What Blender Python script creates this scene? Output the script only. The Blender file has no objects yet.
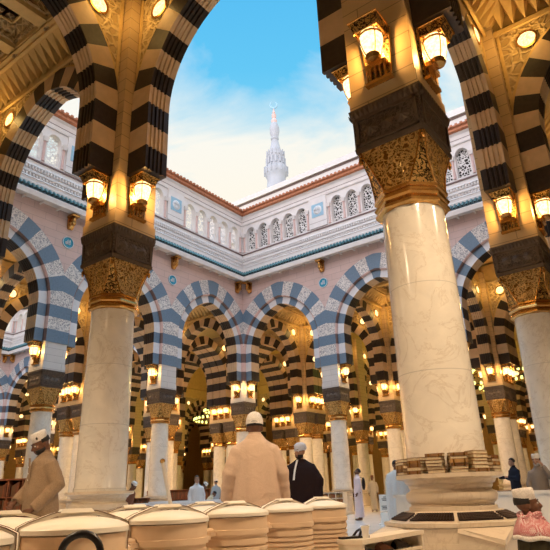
import bpy, bmesh, math, random
from mathutils import Vector, Matrix
R = math.radians
random.seed(7)
SC = bpy.context.scene
COL = SC.collection

# ------------------------------------------------------------------ mesh builder
class MB:
    def __init__(s):
        s.v = []; s.f = []; s.m = []; s.s = []
    def add(s, vs, fs, mi=0, sm=False, M=None):
        o = len(s.v)
        for p in vs:
            p = Vector(p)
            s.v.append(tuple(M @ p) if M is not None else tuple(p))
        for f in fs:
            s.f.append(tuple(i + o for i in f)); s.m.append(mi); s.s.append(sm)
        return s
    def quad(s, a, b, c, d, mi=0):
        return s.add([a, b, c, d], [(0, 1, 2, 3)], mi)
    def box(s, c, d, mi=0, M=None, top=None):
        x, y, z = c; a, b, h = d[0]/2, d[1]/2, d[2]/2
        ta, tb = (a, b) if top is None else (top[0]/2, top[1]/2)
        vs = [(x-a, y-b, z-h), (x+a, y-b, z-h), (x+a, y+b, z-h), (x-a, y+b, z-h),
              (x-ta, y-tb, z+h), (x+ta, y-tb, z+h), (x+ta, y+tb, z+h), (x-ta, y+tb, z+h)]
        return s.add(vs, [(3, 2, 1, 0), (4, 5, 6, 7), (0, 1, 5, 4), (1, 2, 6, 5), (2, 3, 7, 6), (3, 0, 4, 7)], mi, False, M)
    def bx(s, x0, x1, y0, y1, z0, z1, mi=0, M=None):
        return s.box(((x0+x1)/2, (y0+y1)/2, (z0+z1)/2), (x1-x0, y1-y0, z1-z0), mi, M)
    def rings(s, rs, mi=0, sm=True, cap=True, close=True, M=None):
        n = len(rs[0]); vs = [p for r in rs for p in r]; fs = []
        for i in range(len(rs)-1):
            for k in range(n if close else n-1):
                k2 = (k+1) % n
                fs.append((i*n+k, i*n+k2, (i+1)*n+k2, (i+1)*n+k))
        if cap:
            fs.append(tuple(range(n-1, -1, -1))); fs.append(tuple((len(rs)-1)*n+k for k in range(n)))
        return s.add(vs, fs, mi, sm, M)
    def lathe(s, prof, n=32, mi=0, c=(0, 0, 0), a0=0.0, sm=True, cap=True, sx=1, sy=1, M=None):
        rs = []
        for r, z in prof:
            rs.append([(c[0]+sx*r*math.cos(a0+2*math.pi*k/n), c[1]+sy*r*math.sin(a0+2*math.pi*k/n), c[2]+z) for k in range(n)])
        return s.rings(rs, mi, sm, cap, True, M)
    def tube(s, pts, rad, n=10, mi=0, M=None, flat=1.0, cap=True):
        pts = [Vector(p) for p in pts]
        if not isinstance(rad, (list, tuple)): rad = [rad]*len(pts)
        rs = []; prev = None
        for i, p in enumerate(pts):
            t = (pts[min(i+1, len(pts)-1)] - pts[max(i-1, 0)]).normalized()
            if prev is None:
                u = Vector((0, 0, 1)) if abs(t.z) < .9 else Vector((1, 0, 0))
                u = (u - t*u.dot(t)).normalized()
            else:
                u = (prev - t*prev.dot(t)).normalized()
            prev = u; w = t.cross(u)
            rs.append([tuple(p + rad[i]*(u*math.cos(2*math.pi*k/n)*flat + w*math.sin(2*math.pi*k/n))) for k in range(n)])
        return s.rings(rs, mi, True, cap, True, M)
    def ell(s, c, r, mi=0, n=14, M=None):
        prof = []
        for i in range(n//2+1):
            a = -math.pi/2 + math.pi*i/(n//2)
            prof.append((max(1e-4, math.cos(a)), math.sin(a)))
        rs = [[(c[0]+r[0]*q*math.cos(2*math.pi*k/n), c[1]+r[1]*q*math.sin(2*math.pi*k/n), c[2]+r[2]*z) for k in range(n)] for q, z in prof]
        return s.rings(rs, mi, True, True, True, M)
    def cap(s, a, b, ra, rb, n=10, mi=0, M=None):          # a tapered limb with round ends
        a = Vector(a); b = Vector(b); d = (b-a)
        L = d.length or 1e-6; d /= L
        pts = [a-d*ra*.98, a-d*ra*.7, a, a+d*L*.5, b, b+d*rb*.7, b+d*rb*.98]
        return s.tube(pts, [ra*.2, ra*.71, ra, (ra+rb)/2, rb, rb*.71, rb*.2], n, mi, M)
    def disc(s, c, r, n=24, mi=0, M=None):
        return s.add([(c[0]+r*math.cos(2*math.pi*k/n), c[1], c[2]+r*math.sin(2*math.pi*k/n)) for k in range(n)], [tuple(range(n))], mi, False, M)
    def prism(s, poly, y0, y1, mi=0, M=None, sm=False):      # polygon in x,z pushed through y
        n = len(poly)
        vs = [(p[0], y0, p[1]) for p in poly] + [(p[0], y1, p[1]) for p in poly]
        fs = [tuple(range(n)), tuple(range(2*n-1, n-1, -1))] + [(k, k+n, (k+1) % n+n, (k+1) % n) for k in range(n)]
        return s.add(vs, fs, mi, sm, M)
    def mesh(s, name, mats):
        me = bpy.data.meshes.new(name)
        me.from_pydata(s.v, [], s.f)
        for m in mats: me.materials.append(m)
        me.polygons.foreach_set('material_index', s.m)
        me.polygons.foreach_set('use_smooth', s.s)
        me.update()
        bm = bmesh.new(); bm.from_mesh(me)
        bmesh.ops.recalc_face_normals(bm, faces=bm.faces)
        bm.to_mesh(me); bm.free()
        if any(s.s): me.set_sharp_from_angle(angle=R(38))
        return me

def TR(x=0, y=0, z=0, rz=0, rx=0, ry=0):
    return Matrix.Translation((x, y, z)) @ Matrix.Rotation(rz, 4, 'Z') @ Matrix.Rotation(ry, 4, 'Y') @ Matrix.Rotation(rx, 4, 'X')

def obj(name, me, parent=None, loc=(0, 0, 0), rz=0.0):
    o = bpy.data.objects.new(name, me); COL.objects.link(o)
    o.location = loc; o.rotation_euler = (0, 0, rz)
    if parent is not None: o.parent = parent
    return o
def tag(o, label, cat, group=None, kind=None):
    if label: o['label'] = label
    if cat: o['category'] = cat
    if group: o['group'] = group
    if kind: o['kind'] = kind
    return o
def thing(name, label, cat, loc=(0, 0, 0), rz=0.0, group=None):
    return tag(obj(name, None, None, loc, rz), label, cat, group)
def struct(name, me, parent=None, loc=(0, 0, 0), rz=0.0):
    o = obj(name, me, parent, loc, rz)
    if parent is None: o['kind'] = 'structure'
    return o
def fuse(mb, voxel, mats, name, smooth=6, fac=.5):
    """one continuous skin grown over overlapping solids"""
    me = mb.mesh(name, mats)
    o = bpy.data.objects.new('tmp', me); COL.objects.link(o)
    r = o.modifiers.new('r', 'REMESH'); r.mode = 'VOXEL'; r.voxel_size = voxel; r.use_smooth_shade = True
    if smooth:
        q = o.modifiers.new('s', 'SMOOTH'); q.iterations = smooth; q.factor = fac
    dg = bpy.context.evaluated_depsgraph_get()
    out = bpy.data.meshes.new_from_object(o.evaluated_get(dg))
    out.name = name
    bpy.data.objects.remove(o); bpy.data.meshes.remove(me)
    out.materials.clear()
    for m in mats: out.materials.append(m)
    for p in out.polygons: p.use_smooth = True
    return out

# ------------------------------------------------------------------ materials
class NT:
    def __init__(s, name):
        s.m = bpy.data.materials.new(name); s.m.use_nodes = True
        s.t = s.m.node_tree; s.t.nodes.clear()
        s.out = s.t.nodes.new('ShaderNodeOutputMaterial')
    def n(s, typ, **kw):
        nd = s.t.nodes.new(typ)
        ins = kw.pop('i', {})
        for k, v in kw.items(): setattr(nd, k, v)
        for k, v in ins.items():
            if isinstance(v, bpy.types.NodeSocket): s.t.links.new(v, nd.inputs[k])
            else: nd.inputs[k].default_value = v
        return nd
    def math(s, op, a, b=0.0, c=0.0):
        return s.n('ShaderNodeMath', operation=op, i={0: a, 1: b, 2: c}).outputs[0]
    def ramp(s, fac, stops, interp='LINEAR'):
        nd = s.n('ShaderNodeValToRGB', i={0: fac}); cr = nd.color_ramp; cr.interpolation = interp
        while len(cr.elements) < len(stops): cr.elements.new(.5)
        for e, (p, c) in zip(cr.elements, stops):
            e.position = p; e.color = (*c, 1) if len(c) == 3 else c
        return nd.outputs[0]
    def mix(s, f, a, b, blend='MIX'):
        nd = s.n('ShaderNodeMix', data_type='RGBA', blend_type=blend)
        for k, v in ((0, f), (6, a), (7, b)):
            if isinstance(v, bpy.types.NodeSocket): s.t.links.new(v, nd.inputs[k])
            else: nd.inputs[k].default_value = v if k == 0 else (*v, 1) if len(v) == 3 else v
        return nd.outputs[2]
    def pos(s):
        return s.n('ShaderNodeNewGeometry').outputs['Position']
    def objc(s):
        return s.n('ShaderNodeTexCoord').outputs['Object']
    def bump(s, h, strength=.4, dist=.02):
        return s.n('ShaderNodeBump', i={'Height': h, 'Strength': strength, 'Distance': dist}).outputs[0]
    def bsdf(s, col, rough=.5, metal=0.0, normal=None, spec=.5, **kw):
        ins = {'Base Color': col if isinstance(col, bpy.types.NodeSocket) else (*col, 1), 'Roughness': rough, 'Metallic': metal, 'Specular IOR Level': spec}
        if normal is not None: ins['Normal'] = normal
        ins.update(kw)
        b = s.n('ShaderNodeBsdfPrincipled', i=ins)
        s.t.links.new(b.outputs[0], s.out.inputs[0])
        return s.m

def plain(name, col, rough=.6, metal=0.0, vary=.12, scale=9.0, bump=.0, spec=.4):
    t = NT(name)
    nz = t.n('ShaderNodeTexNoise', i={'Vector': t.pos(), 'Scale': scale, 'Detail': 4.0}).outputs[0]
    lo = tuple(c*(1-vary) for c in col); hi = tuple(min(1, c*(1+vary)) for c in col)
    c = t.ramp(nz, [(.3, lo), (.7, hi)])
    return t.bsdf(c, rough, metal, t.bump(nz, bump, .01) if bump else None, spec)

def wall_uv(t):      # (x+y, z) on upright faces that follow the axes
    sp = t.n('ShaderNodeSeparateXYZ', i={0: t.pos()})
    return t.n('ShaderNodeCombineXYZ', i={0: t.math('ADD', sp.outputs[0], sp.outputs[1]), 1: sp.outputs[2]}).outputs[0]

def ashlar(name, col, joint, w=1.0, h=.36, rough=.55, mortar=.012, vary=.08):
    t = NT(name)
    b = t.n('ShaderNodeTexBrick', i={'Vector': wall_uv(t), 'Color1': (*[c*(1-vary) for c in col], 1), 'Color2': (*col, 1), 'Mortar': (*joint, 1),
            'Scale': 1.0, 'Mortar Size': mortar, 'Brick Width': w, 'Row Height': h, 'Bias': 0.0})
    nz = t.n('ShaderNodeTexNoise', i={'Vector': t.pos(), 'Scale': 3.0, 'Detail': 6.0}).outputs[0]
    c = t.mix(.25, b.outputs[0], t.ramp(nz, [(.3, tuple(x*.8 for x in col)), (.7, col)]))
    return t.bsdf(c, rough, 0, t.bump(b.outputs[1], -.5, .01))

def marble(name, base, vein, scale=1.6, rough=.14, joint=True):
    t = NT(name); p = t.pos()
    nz = t.n('ShaderNodeTexNoise', i={'Vector': p, 'Scale': scale*2.2, 'Detail': 8.0, 'Roughness': .6, 'Distortion': .6})
    v = t.n('ShaderNodeTexNoise', i={'Vector': p, 'Scale': scale, 'Detail': 10.0, 'Roughness': .65, 'Distortion': .9}).outputs[0]
    ridge = t.math('ABSOLUTE', t.math('SUBTRACT', v, .5))
    vm = t.ramp(ridge, [(0.0, (1, 1, 1)), (.018, (0, 0, 0))])
    c0 = t.ramp(nz.outputs[0], [(.3, tuple(x*.86 for x in base)), (.7, base)])
    c = t.mix(t.math('MULTIPLY', vm, .30), c0, vein)
    if joint:
        z = t.n('ShaderNodeSeparateXYZ', i={0: p}).outputs[2]
        fr = t.math('ABSOLUTE', t.math('SUBTRACT', t.math('FRACT', t.math('DIVIDE', t.math('ADD', z, .42), 1.02)), .5))
        c = t.mix(t.ramp(fr, [(0, (.7, .7, .7)), (.006, (0, 0, 0))]), c, tuple(x*.45 for x in base))
    return t.bsdf(c, rough, 0, None, .5)

def carved(name, col, dark, scale=7.0, rough=.6, metal=0.0, strength=.8, dist=.03, lo=.02, hi=.12):
    """shallow arabesque relief"""
    t = NT(name); p = t.pos()
    w = t.n('ShaderNodeTexNoise', i={'Vector': p, 'Scale': scale*.6, 'Detail': 2.0}).outputs[1]
    pv = t.n('ShaderNodeVectorMath', operation='ADD', i={0: p, 1: t.n('ShaderNodeVectorMath', operation='SCALE', i={0: w, 'Scale': .35}).outputs[0]}).outputs[0]
    vo = t.n('ShaderNodeTexVoronoi', feature='DISTANCE_TO_EDGE', i={'Vector': pv, 'Scale': scale}).outputs[0]
    h = t.ramp(vo, [(lo, (1, 1, 1)), (hi, (0, 0, 0))])
    c = t.mix(h, dark, col)
    return t.bsdf(c, rough, metal, t.bump(h, strength, dist))

M = {}
M['white_stone'] = ashlar('white_stone', (.70, .67, .64), (.33, .31, .30), 1.4, .275, .5, .007)
M['pink_stone'] = ashlar('pink_stone', (.68, .51, .47), (.42, .31, .29), 1.1, .33, .6, .010)
M['pale_stone'] = plain('pale_stone', (.74, .70, .68), .55, vary=.05, scale=3)
M['rose_stone'] = plain('rose_stone', (.66, .46, .42), .5, vary=.06)
M['carved_white'] = carved('carved_white', (.78, .74, .70), (.36, .36, .38), 9.0, .6, strength=.5, lo=.10, hi=.16)
M['blue_stone'] = plain('blue_stone', (.15, .225, .31), .5, vary=.10, scale=14)
M['face_white'] = plain('face_white', (.74, .74, .76), .5, vary=.04)
M['shaded_stone'] = plain('shaded_stone', (.028, .019, .014), .45, vary=.3, scale=12)  # same stone as blue_stone, indoor shade put into a darker brown
M['lamplit_stone'] = plain('lamplit_stone', (.64, .46, .28), .55, vary=.08, scale=5)  # same pale stone as face_white, warm lamplight put into the colour
M['pier_lamplit'] = ashlar('pier_lamplit', (.66, .47, .25), (.24, .16, .09), 1.4, .275, .5, .008)  # white_stone indoors, its tan is lamplight put into the colour
M['marble'] = marble('cream_marble', (.86, .79, .68), (.42, .30, .18))
M['marble_base'] = marble('honed_marble', (.76, .63, .47), (.45, .32, .20), 1.2, .3, False)
M['marble_white'] = marble('white_marble', (.82, .80, .77), (.55, .52, .50), 1.2, .25, False)
M['gold'] = carved('chased_gold', (.90, .60, .22), (.30, .14, .03), 13.0, .32, .85, 1.0, .03, .04, .22)
M['gold_plain'] = plain('polished_gold', (.60, .33, .10), .26, .95, .12, 20)
M['gold_dark'] = carved('pierced_brass', (.05, .025, .01), (.82, .52, .17), 13.0, .35, .8, 1.0, .03, .06, .14)
M['bronze'] = carved('bronze_panel', (.13, .095, .07), (.065, .048, .036), 12.0, .5, .25, .5, .02, .05, .15)
M['bronze_plain'] = plain('bronze_moulding', (.12, .088, .066), .45, .25, .15, 12)
M['plaster'] = plain('golden_plaster', (.68, .46, .18), .7, vary=.08, scale=4)
M['plaster_relief'] = carved('relief_plaster', (.68, .49, .24), (.46, .31, .13), 5.0, .7, 0, .9, .05, .05, .2)
M['plaster_dark'] = carved('lattice_plaster', (.46, .31, .15), (.20, .12, .05), 6.0, .7, 0, .8, .03, .05, .15)
M['copper'] = plain('copper_coping', (.42, .16, .075), .5, .3, .2, 8)
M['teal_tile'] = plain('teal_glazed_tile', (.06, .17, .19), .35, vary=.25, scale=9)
M['tile_dark'] = plain('tile_dark_end', (.03, .05, .055), .5)  # dark ends and bed of the eave tiles
M['dark_band'] = plain('dark_moulding', (.16, .10, .09), .6)
M['panel_blue'] = plain('blue_tile_panel', (.28, .47, .60), .5, vary=.08)
M['shell_white'] = plain('shell_relief', (.78, .80, .82), .6, vary=.04)
M['medal_blue'] = plain('turquoise_enamel', (.02, .30, .46), .3, vary=.15, scale=30)
M['floor'] = marble('floor_marble', (.74, .72, .70), (.55, .52, .50), .5, .16, False)
M['cooler'] = plain('cream_plastic', (.76, .55, .36), .38, vary=.03, scale=4, spec=.5)
M['cooler_lid'] = plain('lid_plastic', (.90, .82, .69), .36, vary=.03, scale=4, spec=.5)
M['strap'] = plain('brown_cord', (.17, .095, .05), .6)
M['minaret'] = plain('minaret_stone', (.40, .41, .44), .7, vary=.08, scale=.5)
M['black'] = plain('black_rubber', (.012, .009, .009), .35)
M['rack'] = plain('rack_white', (.80, .68, .52), .4, vary=.04)
M['paper'] = plain('white_paper', (.9, .87, .82), .7, vary=.03)
M['ink'] = plain('black_ink', (.03, .03, .035), .7)
M['wood'] = plain('brown_wood', (.27, .085, .030), .5, vary=.3, scale=7)
M['grille'] = plain('bronze_grille', (.05, .028, .018), .5, .4)
M['skin_dark'] = plain('skin_dark', (.155, .066, .034), .5, vary=.1, scale=25)
M['skin_mid'] = plain('skin_mid', (.38, .20, .12), .5, vary=.1, scale=25)
M['hair'] = plain('black_hair', (.015, .011, .010), .6, vary=.4, scale=60)
M['beard_grey'] = plain('grey_beard', (.40, .36, .33), .8, vary=.2, scale=60)
M['eye'] = plain('eye_white', (.7, .66, .62), .3)
M['lip'] = plain('lip', (.24, .09, .07), .5)
def cloth(name, col, bump=.25, scale=35, vary=.1):
    t = NT(name); p = t.objc()
    nz = t.n('ShaderNodeTexNoise', i={'Vector': p, 'Scale': 7.0, 'Detail': 3.0, 'Distortion': .8}).outputs[0]
    wv = t.n('ShaderNodeTexNoise', i={'Vector': p, 'Scale': float(scale)*4, 'Detail': 2.0}).outputs[0]
    c = t.ramp(wv, [(.3, tuple(x*(1-vary) for x in col)), (.7, col)])
    return t.bsdf(c, .85, 0, t.bump(t.math('ADD', nz, t.math('MULTIPLY', wv, .06)), bump, .05), .2)
M['c_taupe'] = cloth('taupe_cotton', (.36, .245, .15), .35, vary=.3)
M['c_beige'] = cloth('beige_cotton', (.66, .48, .36), .35)
M['c_black'] = cloth('black_wool', (.016, .007, .008), .2)
M['c_pink'] = cloth('pale_pink_cotton', (.78, .62, .62), .2)
M['c_white'] = cloth('white_cotton', (.80, .80, .82), .25)
M['c_blue'] = cloth('pale_blue_cotton', (.50, .62, .72), .25)
M['c_bluegrey'] = cloth('blue_grey_cotton', (.33, .40, .46), .25)
M['c_sheer'] = cloth('ihram_towel', (.72, .70, .68), .4, 20, .18)
M['c_navy'] = cloth('dark_navy_cotton', (.018, .020, .032), .25)
M['c_brown'] = cloth('brown_cotton', (.22, .09, .05), .25)
M['c_grey'] = cloth('grey_cotton', (.27, .22, .18), .25)
M['c_olive'] = cloth('dark_olive_jacket', (.035, .028, .014), .25)
M['c_sand'] = cloth('sand_cotton', (.55, .45, .30), .25)
M['cap_white'] = cloth('white_knit_cap', (.86, .80, .74), .5, 22, .25)
M['turban'] = cloth('white_turban', (.74, .76, .86), .5)
def checks():
    t = NT('red_checked_cloth'); p = t.objc()
    ck = t.n('ShaderNodeTexChecker', i={'Vector': p, 'Scale': 92.0, 'Color1': (.70, .60, .56, 1), 'Color2': (.42, .07, .09, 1)}).outputs[0]
    st = t.n('ShaderNodeTexNoise', i={'Vector': p, 'Scale': 9.0}).outputs[0]
    c = t.mix(t.ramp(st, [(.35, (.0, .0, .0)), (.65, (.7, .7, .7))]), ck, (.50, .17, .17))
    return t.bsdf(c, .9, 0, t.bump(st, .4, .04), .2)
M['c_check'] = checks()
def glow(name, c0, s, clear=.0):
    t = NT(name)
    nz = t.n('ShaderNodeTexNoise', i={'Vector': t.pos(), 'Scale': 22.0, 'Detail': 2.0}).outputs[0]
    e = t.n('ShaderNodeEmission', i={'Color': t.ramp(nz, [(.3, tuple(x*y for x, y in zip(c0, (.8, .6, .4)))), (.65, c0)]), 'Strength': s})
    if clear:
        tr = t.n('ShaderNodeBsdfTransparent')
        mx = t.n('ShaderNodeMixShader', i={0: 1-clear, 1: tr.outputs[0], 2: e.outputs[0]})
        t.t.links.new(mx.outputs[0], t.out.inputs[0])
    else: t.t.links.new(e.outputs[0], t.out.inputs[0])
    return t.m
M['lamp_glass'] = glow('lit_lantern_glass', (1.0, .72, .32), 4.2, .35)
M['roundel'] = glow('lit_roundel', (1.0, .74, .32), 2.6)
M['bulb_green'] = glow('chandelier_bulb', (.85, 1.0, .30), 3.0)
def screen():
    t = NT('pierced_screen')
    vo = t.n('ShaderNodeTexVoronoi', feature='DISTANCE_TO_EDGE', i={'Vector': wall_uv(t), 'Scale': 7.5, 'Randomness': .75}).outputs[0]
    k = t.ramp(vo, [(.10, (0, 0, 0)), (.115, (1, 1, 1))])
    b = t.n('ShaderNodeBsdfPrincipled', i={'Base Color': (.78, .76, .74, 1), 'Roughness': .6})
    tr = t.n('ShaderNodeBsdfTransparent')
    mx = t.n('ShaderNodeMixShader', i={0: k, 1: b.outputs[0], 2: tr.outputs[0]})
    t.t.links.new(mx.outputs[0], t.out.inputs[0])
    return t.m
M['screen'] = screen()
KEEP = set()
for _k, _l in {
 'arch': [(0,0,1),(0,0,2),(0,0,3),(0,1,1),(0,1,4),(0,1,5),(0,1,8),(0,2,1),(0,2,4),(0,2,5),(0,2,8),(0,2,9),(0,2,10),(0,3,4),(0,3,5),(0,3,8),(0,3,9),(0,3,10),(0,4,2),(0,4,3),(0,4,4),(0,4,5),(0,4,7),(0,4,8),(0,5,4),(0,5,5),(0,5,9),(0,5,10),(0,6,4),(0,6,5),(0,6,8),(0,7,4),(0,7,9),(0,8,4),(0,8,7),(0,8,8),(0,8,10),(0,9,9),(1,1,1),(1,1,2),(1,2,0),(1,2,4),(1,3,4),(1,3,9),(1,4,1),(1,4,2),(1,4,3),(1,4,4),(1,4,5),(1,4,6),(1,4,7),(1,4,9),(1,5,2),(1,5,3),(1,5,4),(1,5,5),(1,5,8),(1,6,4),(1,7,4),(1,8,3),(1,8,4),(1,8,6),(1,8,7),(1,8,9),(1,9,4),(1,9,8),(1,10,4),(1,10,5),(1,10,9)],
 'bay': [(0,1),(0,2),(2,0),(2,4),(3,4),(4,3)],
 'span': [(0,0,2),(0,0,3),(0,0,4),(0,1,1),(0,1,5),(0,1,9),(0,2,1),(0,2,5),(0,2,8),(0,2,9),(0,2,10),(0,3,5),(0,3,8),(0,3,10),(0,4,3),(0,4,4),(0,4,5),(0,4,8),(0,6,5),(0,6,8),(1,1,1),(1,2,0),(1,2,4),(1,3,0),(1,3,4),(1,3,9),(1,4,4),(1,4,5),(1,4,6),(1,4,7),(1,4,9),(1,5,2),(1,6,4),(1,8,4),(1,8,6),(1,8,7),(1,9,4),(1,10,4)],
 'rnd': [(0,0,2,-1,-1),(0,0,3,-1,-1),(0,1,1,-1,-1),(0,1,5,-1,-1),(0,2,1,-1,-1),(0,2,5,-1,-1),(0,2,9,-1,-1),(0,2,10,-1,-1),(0,3,5,-1,-1),(0,3,5,-1,1),(0,3,8,-1,1),(0,4,2,-1,-1),(0,4,3,-1,-1),(0,4,4,-1,-1),(0,4,8,-1,-1),(0,6,5,-1,-1),(0,6,8,-1,-1),(1,1,1,1,1),(1,2,0,1,1),(1,2,4,1,1),(1,3,4,1,1),(1,4,4,1,1),(1,4,5,1,1),(1,4,6,1,-1),(1,4,7,1,1),(1,4,9,1,1),(1,5,2,1,-1),(1,5,2,1,1),(1,5,4,1,1),(1,5,5,1,1),(1,8,4,1,-1),(1,8,7,1,-1),(1,9,4,1,-1),(1,9,4,1,1),(1,10,4,1,1)],
 'col': [(1,0,0,0),(1,1,0,0),(1,2,0,0),(1,3,0,0),(2,1,0,0),(2,4,0,0),(2,5,0,0),(2,5,0,1),(2,8,0,0),(3,1,0,0),(3,4,0,0),(3,5,0,0),(3,5,0,1),(3,8,0,0),(3,9,0,0),(3,9,0,1),(3,10,0,0),(4,2,0,0),(4,3,0,0),(4,4,0,0),(4,5,0,0),(4,5,0,1),(4,6,0,0),(4,8,0,0),(4,10,0,0),(5,2,0,0),(5,3,0,0),(5,3,1,0),(5,4,0,0),(5,4,1,0),(5,5,0,0),(5,5,0,1),(5,5,1,0),(5,5,1,1),(5,6,0,0),(5,6,1,0),(5,7,0,0),(5,7,1,0),(5,8,0,0),(5,8,1,0),(5,9,0,0),(5,9,1,0),(5,9,1,1),(5,10,0,0),(5,10,1,0),(6,4,0,0),(6,5,0,1),(6,9,0,0),(6,9,0,1),(6,10,0,0),(7,4,0,0),(7,5,0,0),(7,5,0,1),(7,8,0,0),(7,9,0,0),(7,10,0,0),(8,4,0,0),(8,5,0,0),(8,6,0,0),(8,7,0,0),(8,8,0,0),(8,9,0,0),(8,9,0,1),(8,10,0,0),(9,4,0,0),(9,5,0,0),(9,5,0,1),(9,5,1,0),(9,7,0,0),(9,7,1,0),(9,8,0,0),(9,9,0,0),(9,9,0,1),(9,9,1,0),(9,9,1,1),(10,5,0,0),(10,5,0,1),(10,6,0,0),(10,8,0,0),(10,9,0,1),(10,10,0,0)],
 'pier': [(1,1),(1,2),(1,3),(2,1),(2,4),(2,5),(2,8),(3,1),(3,4),(3,5),(3,8),(3,9),(3,10),(4,2),(4,3),(4,4),(4,5),(4,6),(4,8),(4,10),(5,2),(5,3),(5,4),(5,5),(5,6),(5,7),(5,8),(5,9),(5,10),(6,4),(6,5),(7,4),(7,5),(7,8),(7,9),(7,10),(8,4),(8,6),(8,7),(8,8),(8,9),(9,5),(9,7),(9,9),(10,5),(10,6)],
 'lan': [(1,1,-1,0,0),(1,1,0,-1,0),(1,1,1,0,0),(1,2,0,-1,0),(1,2,1,0,0),(1,3,0,-1,0),(1,3,1,0,0),(1,4,0,-1,0),(2,1,0,-1,0),(2,1,1,0,0),(2,4,1,0,0),(2,5,-1,0,0),(2,5,0,-1,0),(2,5,1,0,0),(2,5,1,0,1),(2,5,1,0,2),(3,1,0,-1,0),(3,1,1,0,0),(3,4,-1,0,0),(3,4,1,0,0),(3,5,-1,0,0),(3,5,0,-1,0),(3,5,1,0,0),(3,5,1,0,1),(3,5,1,0,2),(3,8,-1,0,0),(3,9,0,-1,0),(3,9,1,0,0),(3,9,1,0,1),(3,9,1,0,2),(3,10,-1,0,0),(3,10,0,-1,0),(3,10,1,0,0),(4,2,0,-1,0),(4,2,0,1,0),(4,3,0,-1,0),(4,4,-1,0,0),(4,4,0,-1,0),(4,4,1,0,0),(4,5,-1,0,0),(4,5,0,-1,0),(4,5,1,0,0),(4,5,1,0,1),(4,5,1,0,2),(4,6,-1,0,0),(4,6,0,-1,0),(4,8,-1,0,0),(4,8,0,-1,0),(4,8,1,0,0),(4,10,-1,0,0),(4,10,0,-1,0),(4,10,1,0,0),(5,2,0,1,2),(5,2,1,0,0),(5,3,0,-1,0),(5,3,0,-1,1),(5,3,0,-1,2),(5,3,1,0,0),(5,4,0,-1,0),(5,4,1,0,0),(5,5,0,-1,0),(5,5,0,-1,1),(5,5,0,-1,2),(5,6,0,-1,0),(5,6,0,-1,1),(5,6,0,-1,2),(5,7,0,-1,1),(5,7,0,-1,2),(5,8,-1,0,0),(5,8,0,-1,0),(5,8,1,0,0),(5,9,-1,0,0),(5,9,0,-1,0),(5,9,0,-1,1),(5,9,0,-1,2),(5,10,0,-1,1),(5,10,0,-1,2),(6,5,1,0,2),(6,9,1,0,1),(6,9,1,0,2),(7,4,0,1,0),(7,4,1,0,0),(7,5,1,0,0),(7,5,1,0,1),(7,5,1,0,2),(7,8,-1,0,0),(7,8,1,0,0),(7,9,0,-1,0),(7,10,1,0,0),(8,4,0,-1,0),(8,4,0,1,0),(8,4,1,0,0),(8,5,0,-1,0),(8,6,0,-1,0),(8,6,0,1,0),(8,8,0,-1,0),(8,9,0,-1,0),(9,4,0,1,2),(9,4,1,0,0),(9,5,0,-1,0),(9,5,0,-1,1),(9,5,0,-1,2),(9,5,1,0,0),(9,7,1,0,0),(9,8,1,0,0),(9,9,0,-1,0),(9,9,0,-1,1),(9,9,0,-1,2),(9,9,1,0,2),(10,5,0,-1,0),(10,5,0,1,0),(10,5,1,0,0),(10,6,0,-1,0),(10,6,1,0,0),(10,9,1,0,2)],
}.items():
    for _t in _l: KEEP.add((_k,) + tuple(_t))
# ------------------------------------------------------------------ arches
ZF, ZS, OFF = 6.83, 8.35, .37         # foot, springing, centre offset of the pointed profile
Z_BOX0, Z_BOX1, Z_SH = 5.06, 5.73, 4.21
def half_blocks(sub=2, nang=7, step=11.0):
    """parameters of the voussoir joints of one half, foot to crown: [(colour, [t, t, ...])]"""
    out = []; rows = [ZF + (ZS-ZF)*k/3 for k in range(4)]
    for k in range(3): out.append(((k+1) % 2, [('z', rows[k]), ('z', rows[k+1])]))
    for k in range(nang):
        out.append((k % 2, [('a', R(step*(k+q/sub))) for q in range(sub+1)]))
    out.append((nang % 2, [('a', R(step*nang)), ('a', R(step*nang+3.5)), ('a', R(90))]))
    return out                          # colour 0 = pale, 1 = dark
def arc_pt(t, r, clip=None):
    k, v = t
    if k == 'z': return (r-OFF if clip is None else min(clip, r-OFF), v)
    x, z = -OFF + r*math.cos(v), ZS + r*math.sin(v)
    if clip is not None and x > clip: x, z = clip, ZS + (clip+OFF)*math.tan(v)
    if x < 0: x, z = 0.0, ZS + math.sqrt(r*r-OFF*OFF)
    return x, z
R_IN, R_MID, R_OUT = 2.45, 2.91, 3.67

def arch_mesh(name, hy, prof, mats, r0=R_IN, r1=R_MID, nang=7, step=11.0):
    """prof: (y, groove depth) across the soffit; mats = front pale, front dark, soffit pale, soffit dark"""
    mb = MB()
    for sgn in (-1, 1):
        for colr, ts in half_blocks(2, nang, step):
            for ta, tb in zip(ts, ts[1:]):
                (ax, az), (bx_, bz) = arc_pt(ta, r1), arc_pt(tb, r1)
                (cx, cz), (dx, dz) = arc_pt(ta, r0), arc_pt(tb, r0)
                for y, front in ((-hy, True), (hy, False)):
                    mb.quad((sgn*ax, y, az), (sgn*bx_, y, bz), (sgn*dx, y, dz), (sgn*cx, y, cz), (0 if front else 2)+colr)
                for (y0, d0), (y1, d1) in zip(prof, prof[1:]):
                    p = [arc_pt(ta, r0+d0), arc_pt(tb, r0+d0), arc_pt(tb, r0+d1), arc_pt(ta, r0+d1)]
                    mb.quad((sgn*p[0][0], y0, p[0][1]), (sgn*p[1][0], y0, p[1][1]), (sgn*p[2][0], y1, p[2][1]), (sgn*p[3][0], y1, p[3][1]), 2+colr)
        fx = [(sgn*(r1-OFF), -hy, ZF)] + [(sgn*(r0+d-OFF), y, ZF) for y, d in prof] + [(sgn*(r1-OFF), hy, ZF)]
        mb.add(fx, [tuple(range(len(fx)))], 3)
    return mb.mesh(name, mats)
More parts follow.
